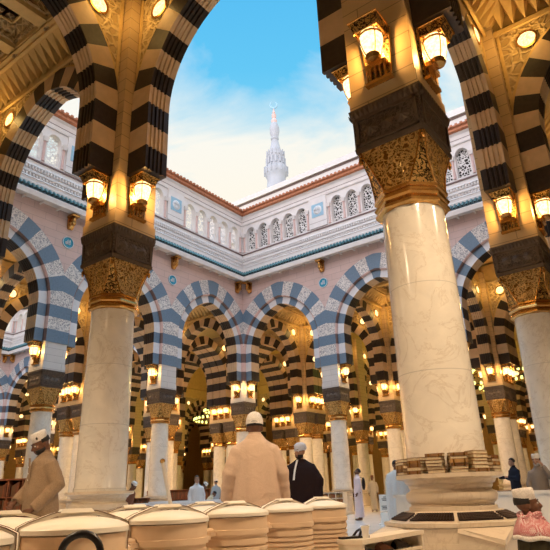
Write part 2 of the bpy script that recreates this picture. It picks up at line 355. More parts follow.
def rib_prof(hy, n=5, d=.035):
    out = [(-hy, 0)]; w = 2*hy/(n*2-1+1.0); y = -hy+w*.75
    for k in range(n-1):
        out += [(y+w*.25, 0), (y+w*.5, d), (y+w*1.1, d), (y+w*1.35, 0)]; y += w*2*.93
    return out + [(hy, 0)]
HW = .27; HW2 = .27+.625; HWC = .35
inner4 = [M['lamplit_stone'], M['shaded_stone'], M['lamplit_stone'], M['shaded_stone']]
face4 = [M['face_white'], M['blue_stone'], M['lamplit_stone'], M['shaded_stone']]
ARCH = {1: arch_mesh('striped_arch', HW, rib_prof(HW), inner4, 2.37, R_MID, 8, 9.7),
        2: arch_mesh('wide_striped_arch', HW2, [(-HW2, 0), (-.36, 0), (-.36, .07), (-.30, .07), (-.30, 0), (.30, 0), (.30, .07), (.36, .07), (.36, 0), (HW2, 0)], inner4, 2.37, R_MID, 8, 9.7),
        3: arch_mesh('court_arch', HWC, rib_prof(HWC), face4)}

def spandrel_mesh(name, hy, mats):
    """relief plaster over an arch, both faces, up to the cornice; a raised fillet frames it"""
    mb = MB(); top = 11.42
    ts = [t for _, b in half_blocks() for t in b[:-1]] + [('a', R(90))]
    ts = [t for t in ts if t[0] == 'a' or t[1] >= 8.3] + [('a', math.atan2(top-ZS, 2.55+OFF))]
    ts.sort(key=lambda t: (t[0] == 'a', t[1]))
    for sgn in (-1, 1):
        for y in (-hy, hy):
            for ta, tb in zip(ts, ts[1:]):
                (ax, az), (bx_, bz) = arc_pt(ta, R_MID-.03), arc_pt(tb, R_MID-.03)
                def edge(t):                 # straight out to the frame
                    if t[0] == 'z': return (2.55, t[1])
                    z = ZS + (2.55+OFF)*math.tan(t[1]) if t[1] < 1.55 else 99
                    if z <= top: return (2.55, z)
                    return (max(0.0, -OFF + (top-ZS)/math.tan(t[1])) if t[1] < 1.57 else 0.0, top)
                (cx, cz), (dx, dz) = edge(ta), edge(tb)
                mb.quad((sgn*ax, y, az), (sgn*bx_, y, bz), (sgn*dx, y, dz), (sgn*cx, y, cz), 0)
            yy = y + (.02 if y > 0 else -.02)
            for ta, tb in zip(ts, ts[1:]):           # fillet following the arch
                a, b = arc_pt(ta, R_MID), arc_pt(tb, R_MID); c, d = arc_pt(ta, R_MID+.07), arc_pt(tb, R_MID+.07)
                mb.quad((sgn*a[0], yy, a[1]), (sgn*b[0], yy, b[1]), (sgn*min(2.5, d[0]), yy, d[1]), (sgn*min(2.5, c[0]), yy, c[1]), 1)
            mb.bx(sgn*2.43, sgn*2.50, min(y, yy), max(y, yy), 8.5, top, 1)
            mb.bx(-2.5, 2.5, min(y, yy), max(y, yy), top-.08, top, 1)
    mb.bx(-3.0, 3.0, -hy, hy, top, 12.3, 1)
    return mb.mesh(name, mats)
SPAN = {1: spandrel_mesh('spandrel', .22, [M['plaster_relief'], M['plaster']]),
        2: spandrel_mesh('wide_spandrel', HW2-.07, [M['plaster_relief'], M['plaster']])}

def bay_mesh(wx=6.0, wy=6.0):
    """ceiling of one bay: zigzag cornice, coffer beams with bosses, lattice panels"""
    mb = MB(); z0, z1, z2 = 11.12, 11.72, 11.9
    for k in range(4):
        Mx = TR(0, 0, 0, k*math.pi/2); L = 2*2.72; n = 20; w = L/n; W = 3.0-.28
        for i in range(n):
            x0 = -L/2+i*w; x1 = x0+w; xm = (x0+x1)/2; o = .52
            A, B, P = (x0, -W+o, z1), (x1, -W+o, z1), (xm, -W+.06, z0+.1)
            A0, B0 = (x0, -W, z1), (x1, -W, z1)
            mb.add([A, B, P, A0, B0], [(0, 1, 2), (0, 2, 3), (1, 4, 2)], 0, False, Mx)
        mb.bx(-L/2, L/2, -W, -W+.06, z0, z0+.12, 0, Mx)
        mb.bx(-L/2, L/2, -W-.1, -W+.60, z1, z1+.08, 0, Mx)
        mb.bx(-L/2, L/2, -W-.1, -W+.70, z1+.08, z2, 0, Mx)
    s = 1.44
    for a in (-1.5, -.5, .5, 1.5):
        for ax in (0, 1):
            Mx = TR(0, 0, 0, ax*math.pi/2)
            mb.bx(a*s-.17, a*s+.17, -2.3, 2.3, 11.86, 12.0, 0, Mx)
            mb.bx(a*s-.24, a*s+.24, -2.3, 2.3, 12.0, 12.14, 1, Mx)
        for b in (-1.5, -.5, .5, 1.5):
            mb.lathe([(.0, 11.78), (.10, 11.78), (.13, 11.81), (.13, 11.90)], 12, 2, (a*s, b*s, 0), cap=False)
    for a in (-1, 0, 1):
        for b in (-1, 0, 1):
            cx, cy = a*s, b*s; h = .30
            for k in range(4):
                Mx = TR(cx, cy, 0, k*math.pi/2)
                mb.quad((-.5, -.5, 12.14), (.5, -.5, 12.14), (h, -h, 12.32), (-h, -h, 12.32), 1) if False else mb.add([(-.5, -.5, 12.14), (.5, -.5, 12.14), (h, -h, 12.36), (-h, -h, 12.36)], [(0, 1, 2, 3)], 1, False, Mx)
                mb.bx(-h, h, -h, -h+.05, 12.30, 12.36, 0, Mx)
                mb.bx(-h, h, -.03, .03, 12.33, 12.38, 0, Mx)
            mb.add([(cx-h, cy-h, 12.38), (cx+h, cy-h, 12.38), (cx+h, cy+h, 12.38), (cx-h, cy+h, 12.38)], [(0, 1, 2, 3)], 2)
    return mb.mesh('coffered_ceiling', [M['plaster'], M['plaster_relief'], M['plaster_dark']])
BAY = bay_mesh()

# ------------------------------------------------------------------ columns
def base_mesh(plate=.555):
    mb = MB()
    mb.lathe([(.47, 0), (.47, .10), (.43, .12), (.43, .64), (.45, .68), (.45, .75)], 32)
    mb.lathe([(.45, .70), (.45, .755), (.425, .76), (.425, .785), (.445, .79), (.465, .815), (.472, .85), (.465, .885), (.44, .90), (.425, .905), (.42, .925),
              (.43, .935), (.435, .95), (.435, .965), (.455, .975), (.47, .995), (.475, 1.01), (plate-.03, 1.02), (plate, 1.03), (plate, 1.07), (.40, 1.07)], 48)
    return mb.mesh('base', [M['marble_base']])
def shaft_mesh():
    mb = MB()
    mb.lathe([(.40, 1.06), (.43, 1.07), (.43, 1.12), (.415, 1.15), (.412, 2.0), (.402, 3.0), (.385, 4.18), (.40, 4.19), (.40, 4.23)], 56)
    return mb.mesh('shaft', [M['marble']])
def capital_meshes():
    mb = MB()                                   # collar of octagonal gold mouldings
    c8 = 1/math.cos(math.pi/8)
    mb.lathe([(r*c8, z) for r, z in ((.36, 4.16), (.40, 4.17), (.43, 4.19), (.43, 4.225), (.40, 4.24), (.395, 4.26), (.425, 4.28), (.44, 4.305),
             (.425, 4.335), (.405, 4.345), (.405, 4.375), (.43, 4.39), (.43, 4.43), (.38, 4.45))], 8, 0, a0=math.pi/8, sm=False)
    collar = mb.mesh('capital_collar', [M['gold_plain']])
    a, t = .405, .405*math.tan(math.pi/8); z0, z1 = 4.43, 5.06; h, e = .455, .035
    mb = MB(); pb = MB(); fr = MB()
    for k in range(4):
        Mx = TR(rz=k*math.pi/2)
        n = 6; rows = []
        for i in range(n+1):
            u = i/n; bulge = -.035*math.sin(math.pi*u)
            y = -(a+(h-a)*u + bulge); x = t+(h-e-t)*u
            rows.append([(-x, y, z0+(z1-z0)*u), (0, y-.004, z0+(z1-z0)*u), (x, y, z0+(z1-z0)*u)])
        mb.rings(rows, 0, False, False, False, Mx)
        # raised heart shaped boss in the middle of the face
        for dz, rr in ((.30, .085), (.43, .06)):
            mb.ell((0, -(a+(h-a)*dz/.63-.028), z0+dz), (rr*1.2, .02, rr*1.4), 0, 10, Mx)
        for sx in (-1, 1):
            fr.tube([Mx @ Vector((sx*t, -a, z0)), Mx @ Vector((sx*(t+(h-e-t)*.5), -(a+(h-a)*.5-.035), z0+.315)), Mx @ Vector((sx*(h-e), -h, z1))], .012, 6)
        # corner lattice, a tall triangle
        P = [(t, -a, z0), (a, -t, z0), (h, -h+e, z1), (h-e, -h, z1)]
        q = [(t+(h-e-t)*.5, -(a+(h-a)*.5-.035), z0+.315), ((a+(h-a)*.5-.035), -(t+(h-e-t)*.5), z0+.315)]
        pb.add([P[0], P[1], q[1], q[0], P[2], P[3]], [(0, 1, 2, 3), (3, 2, 4, 5)], 0, False, Mx)
        fr.ell(tuple(Mx @ Vector((h*.955, -h*.955, z1-.10))), (.03, .03, .07), 0, 8)
    mb.add([(-h, -h, z1), (h, -h, z1), (h, h, z1), (-h, h, z1)], [(0, 1, 2, 3)], 1)
    return collar, mb.mesh('capital', [M['gold'], M['gold_plain']]), pb.mesh('corner_lattice', [M['gold_dark']]), fr.mesh('capital_ribs', [M['gold_plain']])
def abacus_mesh():
    mb = MB(); z0, z1 = Z_BOX0, Z_BOX1
    mb.box((0, 0, z0+.035), (.94, .94, .07), 1, None, (.96, .96))
    mb.box((0, 0, (z0+z1)/2), (.93, .93, z1-z0-.1), 0, None, (.96, .96))
    mb.box((0, 0, z1-.09), (.97, .97, .16), 1, None, (1.02, 1.02))
    for k in range(4):
        Mx = TR(rz=k*math.pi/2)
        for x0, x1, za, zb in ((-.43, .43, z0+.09, z0+.125), (-.43, .43, z0+.47, z0+.505), (-.43, -.39, z0+.09, z0+.505), (.39, .43, z0+.09, z0+.505)):
            mb.bx(x0, x1, -.495, -.46, za, zb, 1, Mx)
        for cx in (-.22, 0, .22):                # three raised stars
            for j in range(2):
                S = Mx @ TR(cx, -.472, z0+.30) @ Matrix.Rotation(j*math.pi/4, 4, 'Y')
                mb.add([(-.075, 0, -.075), (.075, 0, -.075), (.075, 0, .075), (-.075, 0, .075), (0, -.045, 0)], [(0, 1, 4), (1, 2, 4), (2, 3, 4), (3, 0, 4)], 2, False, S)
        for i in range(14):                      # little leaves along the top
            x = -.455+i*.07
            mb.add([(x-.03, -.50, z1-.15), (x+.03, -.50, z1-.15), (x+.03, -.53, z1-.04), (x-.03, -.53, z1-.04), (x, -.535, z1-.09)],
                   [(0, 1, 4), (1, 2, 4), (2, 3, 4), (3, 0, 4)], 1, False, Mx)
    return mb.mesh('abacus', [M['bronze'], M['bronze_plain'], M['bronze_plain']])
def pier_mesh(dx=0.0, dy=0.0, mat='pier_lamplit', name='pier'):
    mb = MB()
    mb.bx(-.47-dx, .47+dx, -.47-dy, .47+dy, Z_BOX1, 11.9, 0)
    mb.bx(-.49-dx, .49+dx, -.49-dy, .49+dy, Z_BOX1, Z_BOX1+.22, 0)
    return mb.mesh(name, [M[mat]])
BASE, SHAFT, ABAC = base_mesh(), shaft_mesh(), abacus_mesh()
COLLAR, CAPI, LATT, RIBS = capital_meshes()
_pier = {}
def pier_of(dx, dy, mat):
    k = (dx, dy, mat)
    if k not in _pier: _pier[k] = pier_mesh(dx, dy, mat)
    return _pier[k]
def column(x, y, label, group=None, base=True):
    t = thing('marble_column', label, 'column', (x, y, 0), 0, group)
    if base: obj('base', BASE, t)
    obj('shaft', SHAFT, t)
    c = obj('capital', CAPI, t); obj('capital_collar', COLLAR, c); obj('corner_lattice', LATT, c); obj('capital_ribs', RIBS, c)
    obj('abacus', ABAC, t)
    return t

# ------------------------------------------------------------------ wall lanterns (mounted on a face looking to -Y, origin on that face at z = 5.95)
def lantern_parts():
    pl = MB(); w0, w1 = .16, .22
    pl.add([(-w0, 0, .0), (w0, 0, .0), (w1, 0, .86), (-w1, 0, .86), (-w0, -.03, .0), (w0, -.03, .0), (w1, -.03, .86), (-w1, -.03, .86)],
           [(0, 1, 2, 3), (7, 6, 5, 4), (4, 5, 1, 0), (5, 6, 2, 1), (6, 7, 3, 2), (7, 4, 0, 3)], 0)
    for s in (-1, 1): pl.tube([(s*w0, -.035, .03), (s*w1, -.035, .84)], .014, 6, 1)
    pl.bx(-.19, .19, -.10, 0, 0, .05, 1)
    bk = MB()
    bk.bx(-.15, .15, -.13, 0, .22, .30, 0)
    for i in range(4): bk.lathe([(.012, .05), (.02, .09), (.012, .14), (.018, .2), (.012, .23)], 8, 0, (-.105+.07*i, -.07, 0))
    bk.lathe([(.03, .27), (.09, .29), (.11, .33), (.085, .345), (.10, .37)], 12, 0, (0, -.17, 0))
    ca = MB()
    ca.add([(-.17, -.33, .72), (.17, -.33, .72), (.17, 0, .72), (-.17, 0, .72), (-.21, -.40, .87), (.21, -.40, .87), (.21, 0, .87), (-.21, 0, .87)],
           [(4, 5, 6, 7), (0, 1, 5, 4), (1, 2, 6, 5), (2, 3, 7, 6), (3, 0, 4, 7)], 0)
    for z, q in ((.72, 0), (.86, 1)):
        a, b = (.17, .33) if q == 0 else (.21, .40)
        ca.tube([(-a, 0, z), (-a, -b, z), (a, -b, z), (a, 0, z)], .014, 6, 1)
    cg = MB()
    prof = [(.075, .34), (.115, .42), (.150, .55), (.160, .66), (.145, .73)]
    for k in range(4):
        a = math.pi/4+k*math.pi/2
        cg.tube([(1.04*r*math.cos(a), -.17+1.04*r*math.sin(a), z) for r, z in prof], .008, 5, 0)
    cg.lathe([(.160, .66), (.170, .67), (.170, .69), (.155, .70)], 12, 0, (0, -.17, 0), cap=False)
    gl = MB(); gl.lathe(prof, 12, 0, (0, -.17, 0), sm=True)
    return (pl.mesh('back_plate', [M['gold_dark'], M['gold_plain']]), bk.mesh('bracket', [M['gold_plain']]), ca.mesh('canopy', [M['gold_dark'], M['gold_plain']]),
            cg.mesh('cage', [M['gold_plain']]), gl.mesh('glass_shade', [M['lamp_glass']]))
LANT = lantern_parts()
LAMP_W = 150.0
_ldat = bpy.data.lights.new('lantern_bulb', 'POINT'); _ldat.energy = LAMP_W; _ldat.color = (1.0, .52, .14); _ldat.shadow_soft_size = .07
_ldat3 = bpy.data.lights.new('lantern_bulb_small', 'POINT'); _ldat3.energy = LAMP_W*.75; _ldat3.color = (1.0, .52, .14); _ldat3.shadow_soft_size = .07
def lantern(x, y, rz, label, group=None, small=False, lit=True):
    t = thing('wall_lantern', label, 'lantern', (x, y, 5.95), rz, group)
    for n, me in zip(('back_plate', 'bracket', 'canopy', 'cage', 'glass_shade'), LANT): obj(n, me, t)
    if lit: obj('lantern_bulb', _ldat3 if small else _ldat, t, (0, -.17, .54))
    return t
def roundel_mesh():
    a = MB(); a.lathe([(.20, 0), (.24, 0), (.245, .03), (.20, .035)], 20, 0, cap=False, M=TR(rx=math.pi/2))
    b = MB(); b.lathe([(.0001, .05), (.12, .045), (.20, .015), (.205, 0)], 20, 0, M=TR(rx=math.pi/2))
    return a.mesh('gold_ring', [M['gold_plain']]), b.mesh('lit_disc', [M['roundel']])
RND = roundel_mesh()
_rdat = bpy.data.lights.new('roundel_bulb', 'POINT'); _rdat.energy = 14.0; _rdat.color = (1.0, .60, .18); _rdat.shadow_soft_size = .18
def roundel(x, y, z, rz, label, group=None, lit=True):
    t = thing('round_lamp', label, 'lamp', (x, y, z), rz, group)
    obj('gold_ring', RND[0], t); obj('lit_disc', RND[1], t)
    if lit: obj('roundel_bulb', _rdat, t, (0, -.28, 0))
    return t
# ------------------------------------------------------------------ plan of the arcades
XL = [[6], [0], [-6], [-12], [-18], [-24, -25.25], [-31.25], [-37.25], [-43.25], [-49.25, -50.5], [-56.5]]
YL = [[-6], [0], [6], [12], [18], [24, 25.25], [31.25], [37.25], [43.25], [49.25, 50.5], [56.5]]
NI, NJ = len(XL), len(YL)
def absent(i, j): return i in (2, 3, 6, 7) and j in (2, 3, 6, 7)
def in_court(i, j): return i in (1, 2, 3, 5, 6, 7) and j in (1, 2, 3, 5, 6, 7)
def mid(l): return sum(l)/len(l)
REG = []
def want(key):
    return KEEP is None or key in KEEP
def reg(key, o): REG.append((key, o)); return o
ORD = ['first', 'second', 'third', 'fourth', 'fifth', 'sixth', 'seventh']
XS = ['outer line', 'book-column line', 'hidden-column line', 'cloak-column line', 'court-corner line', 'paired side line', 'second side line', 'third side line', 'fourth side line', 'outlying side line', 'last side line']
YS = ['hall row', 'front arcade row', 'taupe-robe row', 'slanting-pole row', 'back-facade row', 'paired rear row', 'second rear row', 'third rear row', 'fourth rear row', 'outlying rear row', 'last rear row']
SPECIAL = {(1, 1): 'thick cream marble column with a shelf of stacked books round its foot',
           (2, 1): 'polished cream marble column beside the man in the taupe robe',
           (1, 2): 'cream marble column rising behind the man in the checked shawl',
           (4, 4): 'pale column in the court corner behind the beige robe and knit cap',
           (3, 4): 'sky-lit pale column of the pink facade beside the black-cloaked man',
           (4, 3): 'sky-lit pale column of the side facade behind the slanting pole',
           (4, 2): 'sky-lit pale column rising behind the man in the taupe robe',
           (2, 4): 'pale facade column mostly hidden by the thick book-ringed column'}
SHORT = {(1, 1): 'the book-ringed column', (2, 1): 'the polished column by the taupe robe', (1, 2): 'the column behind the checked shawl', (4, 4): 'the court-corner column', (3, 4): 'the sky-lit column by the black cloak',
         (4, 3): 'the side-facade column behind the slanting pole', (4, 2): 'the side-facade column behind the taupe robe', (2, 4): 'the facade column hidden by the books', (3, 1): 'the front arcade column cut off by the frame'}
def col_label(i, j, a, b):
    if (i, j) in SPECIAL: return SPECIAL[(i, j)]
    one = ''
    if len(YL[j]) > 1: one += 'front ' if b == 0 else 'rear '
    if len(XL[i]) > 1: one += 'inner ' if a == 0 else 'outer '
    return 'lamplit column' + (', ' + one.strip() + ' of its cluster,' if one else '') + ' where the ' + YS[j] + ' meets the ' + XS[i]
def spot(i, j): return 'above ' + SHORT[(i, j)] if (i, j) in SHORT else 'where the ' + YS[j] + ' meets the ' + XS[i]
GROUP = 'marble columns of the arcades'
facade = lambda i, j: (j == 4 and (1 <= i <= 4 or 6 <= i <= 8)) or (i in (4, 8) and 1 <= j <= 4)
SIDE = {(0, -1): 'viewer-side', (1, 0): 'hall-side', (-1, 0): 'far-flank', (0, 1): 'rear'}
for i in range(NI):
    for j in range(NJ):
        if absent(i, j): continue
        xs, ys = XL[i], YL[j]
        lead = None
        for a, x in enumerate(xs):
            for b, y in enumerate(ys):
                if want(('col', i, j, a, b)):
                    lead = reg(('col', i, j, a, b), column(x, y, col_label(i, j, a, b), GROUP))
                    if (i, j) == (1, 1): BIGCOL = lead
        dx, dy = (max(xs)-min(xs))/2, (max(ys)-min(ys))/2
        if want(('pier', i, j)):
            me = pier_of(dx, dy, 'white_stone' if facade(i, j) else 'pier_lamplit')
            p = reg(('pier', i, j), struct('pillar_pier', me, None, (mid(xs), mid(ys), 0)))
        # arches to the next cluster along X (towards -X) and along Y (towards +Y)
        for d, (i2, j2) in ((0, (i+1, j)), (1, (i, j+1))):
            if i2 >= NI or j2 >= NJ or absent(i2, j2): continue
            wide = len(ys) if d == 0 else len(xs)
            cx = (min(xs)+max(XL[i2]))/2 if d == 0 else mid(xs)
            cy = mid(ys) if d == 0 else (max(ys)+min(YL[j2]))/2
            rz = 0 if d == 0 else math.pi/2
            court = (d == 0 and j == 4 and i in (1, 2, 3, 5, 6, 7)) or (d == 1 and i in (4, 8) and j in (1, 2, 3))
            if want(('arch', d, i, j)):
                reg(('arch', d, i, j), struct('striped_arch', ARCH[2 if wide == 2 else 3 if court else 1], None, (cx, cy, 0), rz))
            if want(('span', d, i, j)):
                reg(('span', d, i, j), struct('wall_spandrel', SPAN[wide], None, (cx, cy, 0), rz))
            # roundels on both faces of the spandrel
            for face in (-1, 1):
                off = face*(.24 if wide == 1 else HW2-.05)
                for s in (-1, 1):
                    if want(('rnd', d, i, j, face, s)):
                        if d == 0: X, Y, r0 = cx+s*1.86, cy+off, (0 if face < 0 else math.pi)
                        else: X, Y, r0 = cx+off, cy+s*1.86, (math.pi/2 if face > 0 else -math.pi/2)
                        if court and face == -1 and d == 0: continue
                        if court and face == 1 and d == 1: continue
                        e = (i, j) if (s > 0) == (d == 0) else (i2, j2)
                        lab = 'round lamp, %s spandrel, %s' % ((('front', 'back')[face > 0] if d == 0 else ('court', 'far')[face < 0]), spot(*e))
                        if d == 1: lab = lab.replace('spandrel', 'cross spandrel').replace('cross spandrel, above', 'cross spandrel above')
                        lab = lab.replace('round', 'high round' if (s < 0) == (d == 0) else 'round')
                        near = i <= 6 and j <= 6
                        reg(('rnd', d, i, j, face, s), roundel(X, Y, 10.72, r0, lab, 'round lamps in the spandrels', near))
        # lanterns on every face that carries an arch
        for (ux, uy) in ((0, -1), (1, 0), (-1, 0), (0, 1)):
            i2, j2 = i - ux, j + uy
            if not (0 <= i2 < NI and 0 <= j2 < NJ) or absent(i2, j2): continue
            n = 3 if (len(xs) if uy else len(ys)) == 2 else 1
            for k in range(n):
                o = (k-1)*.55 if n == 3 else 0
                X = mid(xs) + ux*(dx+.47) + (o if uy else 0); Y = mid(ys) + uy*(dy+.47) + (o if ux else 0)
                rz = {(0, -1): 0, (1, 0): math.pi/2, (0, 1): math.pi, (-1, 0): -math.pi/2}[(ux, uy)]
                key = ('lan', i, j, ux, uy, k)
                if not want(key): continue
                lab = ('lit lantern' if n == 1 else ORD[k] + ' of three lanterns') + ', %s face, ' % SIDE[(ux, uy)] + spot(i, j)
                reg(key, lantern(X, Y, rz, lab, 'lanterns under the arches', n == 3))
        if i+1 < NI and j+1 < NJ and not in_court(i, j) and want(('bay', i, j)):
            reg(('bay', i, j), struct('ceiling', BAY, None, ((min(xs)+max(XL[i+1]))/2, (max(ys)+min(YL[j+1]))/2, 0)))

# ------------------------------------------------------------------ court facades
def facade_bay():
    mb = MB(); st = MB(); top = 14.25
    for sgn in (-1, 1):
        for colr, ts in half_blocks():
            th = math.acos((3.0+OFF)/R_OUT)
            if ts[0][0] == 'a' and ts[0][1] < th < ts[-1][1]: ts = sorted(ts+[('a', th)], key=lambda t: t[1])
            for ta, tb in zip(ts, ts[1:]):
                a, b = arc_pt(ta, R_OUT, 3.0), arc_pt(tb, R_OUT, 3.0)
                c, d = arc_pt(ta, R_MID-.03), arc_pt(tb, R_MID-.03)
                if ta[0] == 'z': a, b = (3.0, a[1]), (3.0, b[1])
                st.quad((sgn*a[0], -.50, a[1]), (sgn*b[0], -.50, b[1]), (sgn*d[0], -.50, d[1]), (sgn*c[0], -.50, c[1]), colr)
                # rounded step down to the inner order
                e, f = arc_pt(ta, R_MID-.09), arc_pt(tb, R_MID-.09)
                st.quad((sgn*c[0], -.50, c[1]), (sgn*d[0], -.50, d[1]), (sgn*f[0], -.44, f[1]), (sgn*e[0], -.44, e[1]), 2+colr)
                st.quad((sgn*e[0], -.44, e[1]), (sgn*f[0], -.44, f[1]), (sgn*f[0], -.34, f[1]), (sgn*e[0], -.34, e[1]), 2+colr)
                if b[0] < 3.0-1e-6 or a[0] < 3.0-1e-6:
                    mb.quad((sgn*a[0], -.49, a[1]-.05), (sgn*b[0], -.49, b[1]-.05), (sgn*b[0], -.49, top), (sgn*a[0], -.49, top), 0)
        st.add([(sgn*2.45, -.5, ZF), (sgn*3.0, -.5, ZF), (sgn*3.0, -.34, ZF), (sgn*2.45, -.34, ZF)], [(0, 1, 2, 3)], 1)
    return mb.mesh('facade_wall', [M['pink_stone']]), st.mesh('voussoirs', [M['carved_white'], M['blue_stone'], M['rose_stone'], M['dark_band']])
FB = facade_bay()
def windows_bay():
    """five pierced windows between two shell panels, local front -Y; only the plate, posts and panels"""
    pl = MB(); sc = MB(); po = MB(); pa = MB()
    z0, zs, z1, r = 14.45, 15.62, 16.25, .33; xs = [-1.84, -.92, 0, .92, 1.84]
    pl.bx(-3, 3, -.52, -.2, 14.25, z0)
    edges = [-3] + [v for x in xs for v in (x-r, x+r)] + [3]
    for k in range(0, len(edges), 2): pl.bx(edges[k], edges[k+1], -.50, -.2, z0, z1)
    for x in xs:
        n = 10
        for q in range(n):
            a, b = math.pi*q/n, math.pi*(q+1)/n
            p = [(x-r*math.cos(a), zs+r*1.15*math.sin(a)), (x-r*math.cos(b), zs+r*1.15*math.sin(b))]
            pl.quad((p[0][0], -.50, p[0][1]), (p[1][0], -.50, p[1][1]), (p[1][0], -.50, z1), (p[0][0], -.50, z1))
            pl.quad((p[0][0], -.50, p[0][1]), (p[1][0], -.50, p[1][1]), (p[1][0], -.24, p[1][1]), (p[0][0], -.24, p[0][1]))
        sc.add([(x-r, -.27, z0), (x+r, -.27, z0), (x+r, -.27, 16.05), (x-r, -.27, 16.05)], [(0, 1, 2, 3)], 0)
    for x in [-2.3, -1.38, -.46, .46, 1.38, 2.3]:
        po.lathe([(.075, z0), (.075, z0+.06), (.055, z0+.08), (.055, zs-.22), (.075, zs-.20)], 10, 0, (x, -.52, 0))
        po.box((x, -.54, zs-.10), (.16, .16, .2), 1, None, (.26, .24))
    for sgn in (-1, 1):                            # half of a shell panel at either pier
        x0, x1 = (2.44, 3.0) if sgn > 0 else (-3.0, -2.44)
        pa.bx(x0, x1, -.58, -.45, 14.42, 16.22, 0)
        pa.bx(x0, x1, -.585, -.57, 14.72, 14.735, 3)
        a, b = (2.62, 3.0) if sgn > 0 else (-3.0, -2.62)
        pa.bx(a, b, -.60, -.57, 15.06, 15.84, 1)
        cx = sgn*3.0; nr = 9
        for q in range(nr):                        # ribs of the shell
            t0 = math.pi*(q/nr); t1 = math.pi*((q+1)/nr); tm = (t0+t1)/2
            fan = [(cx - sgn*abs(.27*math.sin(t)), -.60, 15.45+.27*math.cos(t)) for t in (t0, t1)]
            mp = (cx - sgn*.16*math.sin(tm), -.67, 15.45+.16*math.cos(tm)); hub = (cx, -.63, 15.45)
            pa.add([fan[0], fan[1], mp, hub], [(0, 1, 2), (1, 3, 2), (3, 0, 2)], 2)
    return (pl.mesh('window_wall', [M['pale_stone']]), sc.mesh('window_screen', [M['screen']]), po.mesh('window_posts', [M['rose_stone'], M['pale_stone']]),
            pa.mesh('shell_panel', [M['pale_stone'], M['panel_blue'], M['shell_white'], M['dark_band']]))
WB = windows_bay()
PROF = [('eave', 'pale_stone', [(.40, 12.55), (.47, 12.55), (.95, 12.46), (.95, 12.42), (1.04, 12.42), (1.06, 12.62), (1.02, 12.68), (.40, 12.74)]),
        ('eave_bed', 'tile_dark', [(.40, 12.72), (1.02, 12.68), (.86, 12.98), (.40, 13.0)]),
        ('string_course', 'pale_stone', [(.40, 12.96), (.84, 12.96), (.86, 13.10), (.80, 13.16), (.80, 13.28), (.84, 13.30), (.80, 13.36), (.70, 13.38), (.70, 13.52), (.78, 13.55), (.78, 13.62), (.68, 13.70), (.64, 13.75), (.64, 13.90), (.72, 13.93), (.70, 14.0), (.60, 14.04), (.60, 14.22), (.40, 14.22)]),
        ('dark_fillet', 'dark_band', [(.40, 14.22), (.64, 14.22), (.64, 14.29), (.40, 14.29)]),
        ('frieze', 'pale_stone', [(.40, 16.22), (.56, 16.22), (.58, 16.30), (.55, 16.34), (.55, 16.70), (.66, 16.80), (.40, 16.80)]),
        ('frieze_line', 'dark_band', [(.40, 16.45), (.56, 16.45), (.56, 16.475), (.40, 16.475)]),
        ('coping', 'copper', [(.40, 16.80), (.70, 16.80), (.78, 16.86), (.78, 16.93), (.72, 16.96), (.74, 17.02), (.80, 17.06), (.80, 17.14), (.55, 17.22), (.40, 17.22)])]
def run_side(P, side, poly, mat, mb, mi, c, length):
    """extrude a profile along a wall from the mitred corner c; side 'x' runs +X with front -Y, side 'y' runs -Y with front +X"""
    n = len(poly); A = []; B = []
    for o, z in poly:
        if side == 'x': A.append((c[0]+o, c[1]-o, z)); B.append((c[0]+length, c[1]-o, z))
        else: A.append((c[0]+o, c[1]-o, z)); B.append((c[0]+o, c[1]-length, z))
    mb.add(A+B, [tuple(range(n)), tuple(range(n, 2*n))] + [(k, (k+1) % n, (k+1) % n+n, k+n) for k in range(n)], mi)
def teeth(mb, side, c, length, o0, o1, z0, z1, w, gap, mi):
    s = o1+.02
    while s < length-.1:
        if side == 'x': mb.bx(c[0]+s, c[0]+s+w, c[1]-o1, c[1]-o0, z0, z1, mi)
        else: mb.bx(c[0]+o0, c[0]+o1, c[1]-s-w, c[1]-s, z0, z1, mi)
        s += w+gap
def facade_run(root, side, c, length, full=True):
    for nm, mt, poly in PROF:
        mb = MB(); run_side(None, side, poly, mt, mb, 0, c, length)
        if nm == 'string_course':
            teeth(mb, side, c, length, .68, .79, 13.40, 13.50, .07, .08, 0)
            teeth(mb, side, c, length, .62, .74, 13.77, 13.90, .07, .07, 0)
        if nm == 'coping': teeth(mb, side, c, length, .70, .83, 17.08, 17.20, .12, .13, 0)
        if nm == 'eave': teeth(mb, side, c, length, .50, .94, 12.43, 12.50, .06, .72, 0)
        obj(nm, mb.mesh(nm, [M[mt]]), root)
    mb = MB(); s = .95                            # barrel tiles on the eave
    while s < length-.1:
        p0, p1 = (1.08, 12.73), (.84, 13.0)
        if side == 'x': a, b = (c[0]+s, c[1]-p0[0], p0[1]), (c[0]+s, c[1]-p1[0], p1[1])
        else: a, b = (c[0]+p0[0], c[1]-s, p0[1]), (c[0]+p1[0], c[1]-s, p1[1])
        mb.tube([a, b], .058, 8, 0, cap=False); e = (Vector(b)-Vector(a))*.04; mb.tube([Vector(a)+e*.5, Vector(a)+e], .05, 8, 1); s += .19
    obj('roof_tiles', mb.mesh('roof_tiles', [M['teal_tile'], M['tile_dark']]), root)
def bracket_mesh():
    mb = MB()
    mb.box((0, -.62, 12.36), (.34, .62, .10), 0)
    mb.prism([(-.14, 12.30), (-.14, 11.95), (-.10, 11.80), (.10, 11.80), (.14, 11.95), (.14, 12.30)], -.60, -.46, 0)
    mb.tube([(0, -.55, 11.88), (0, -.70, 11.95), (0, -.80, 12.10), (0, -.80, 12.22), (0, -.70, 12.26), (0, -.66, 12.16)], [.12, .10, .08, .07, .06, .04], 8, 0, flat=.8)
    mb.ell((0, -.78, 12.0), (.10, .08, .10), 0, 8)
    return mb.mesh('eave_bracket', [M['gold_plain']])
BRK = bracket_mesh()
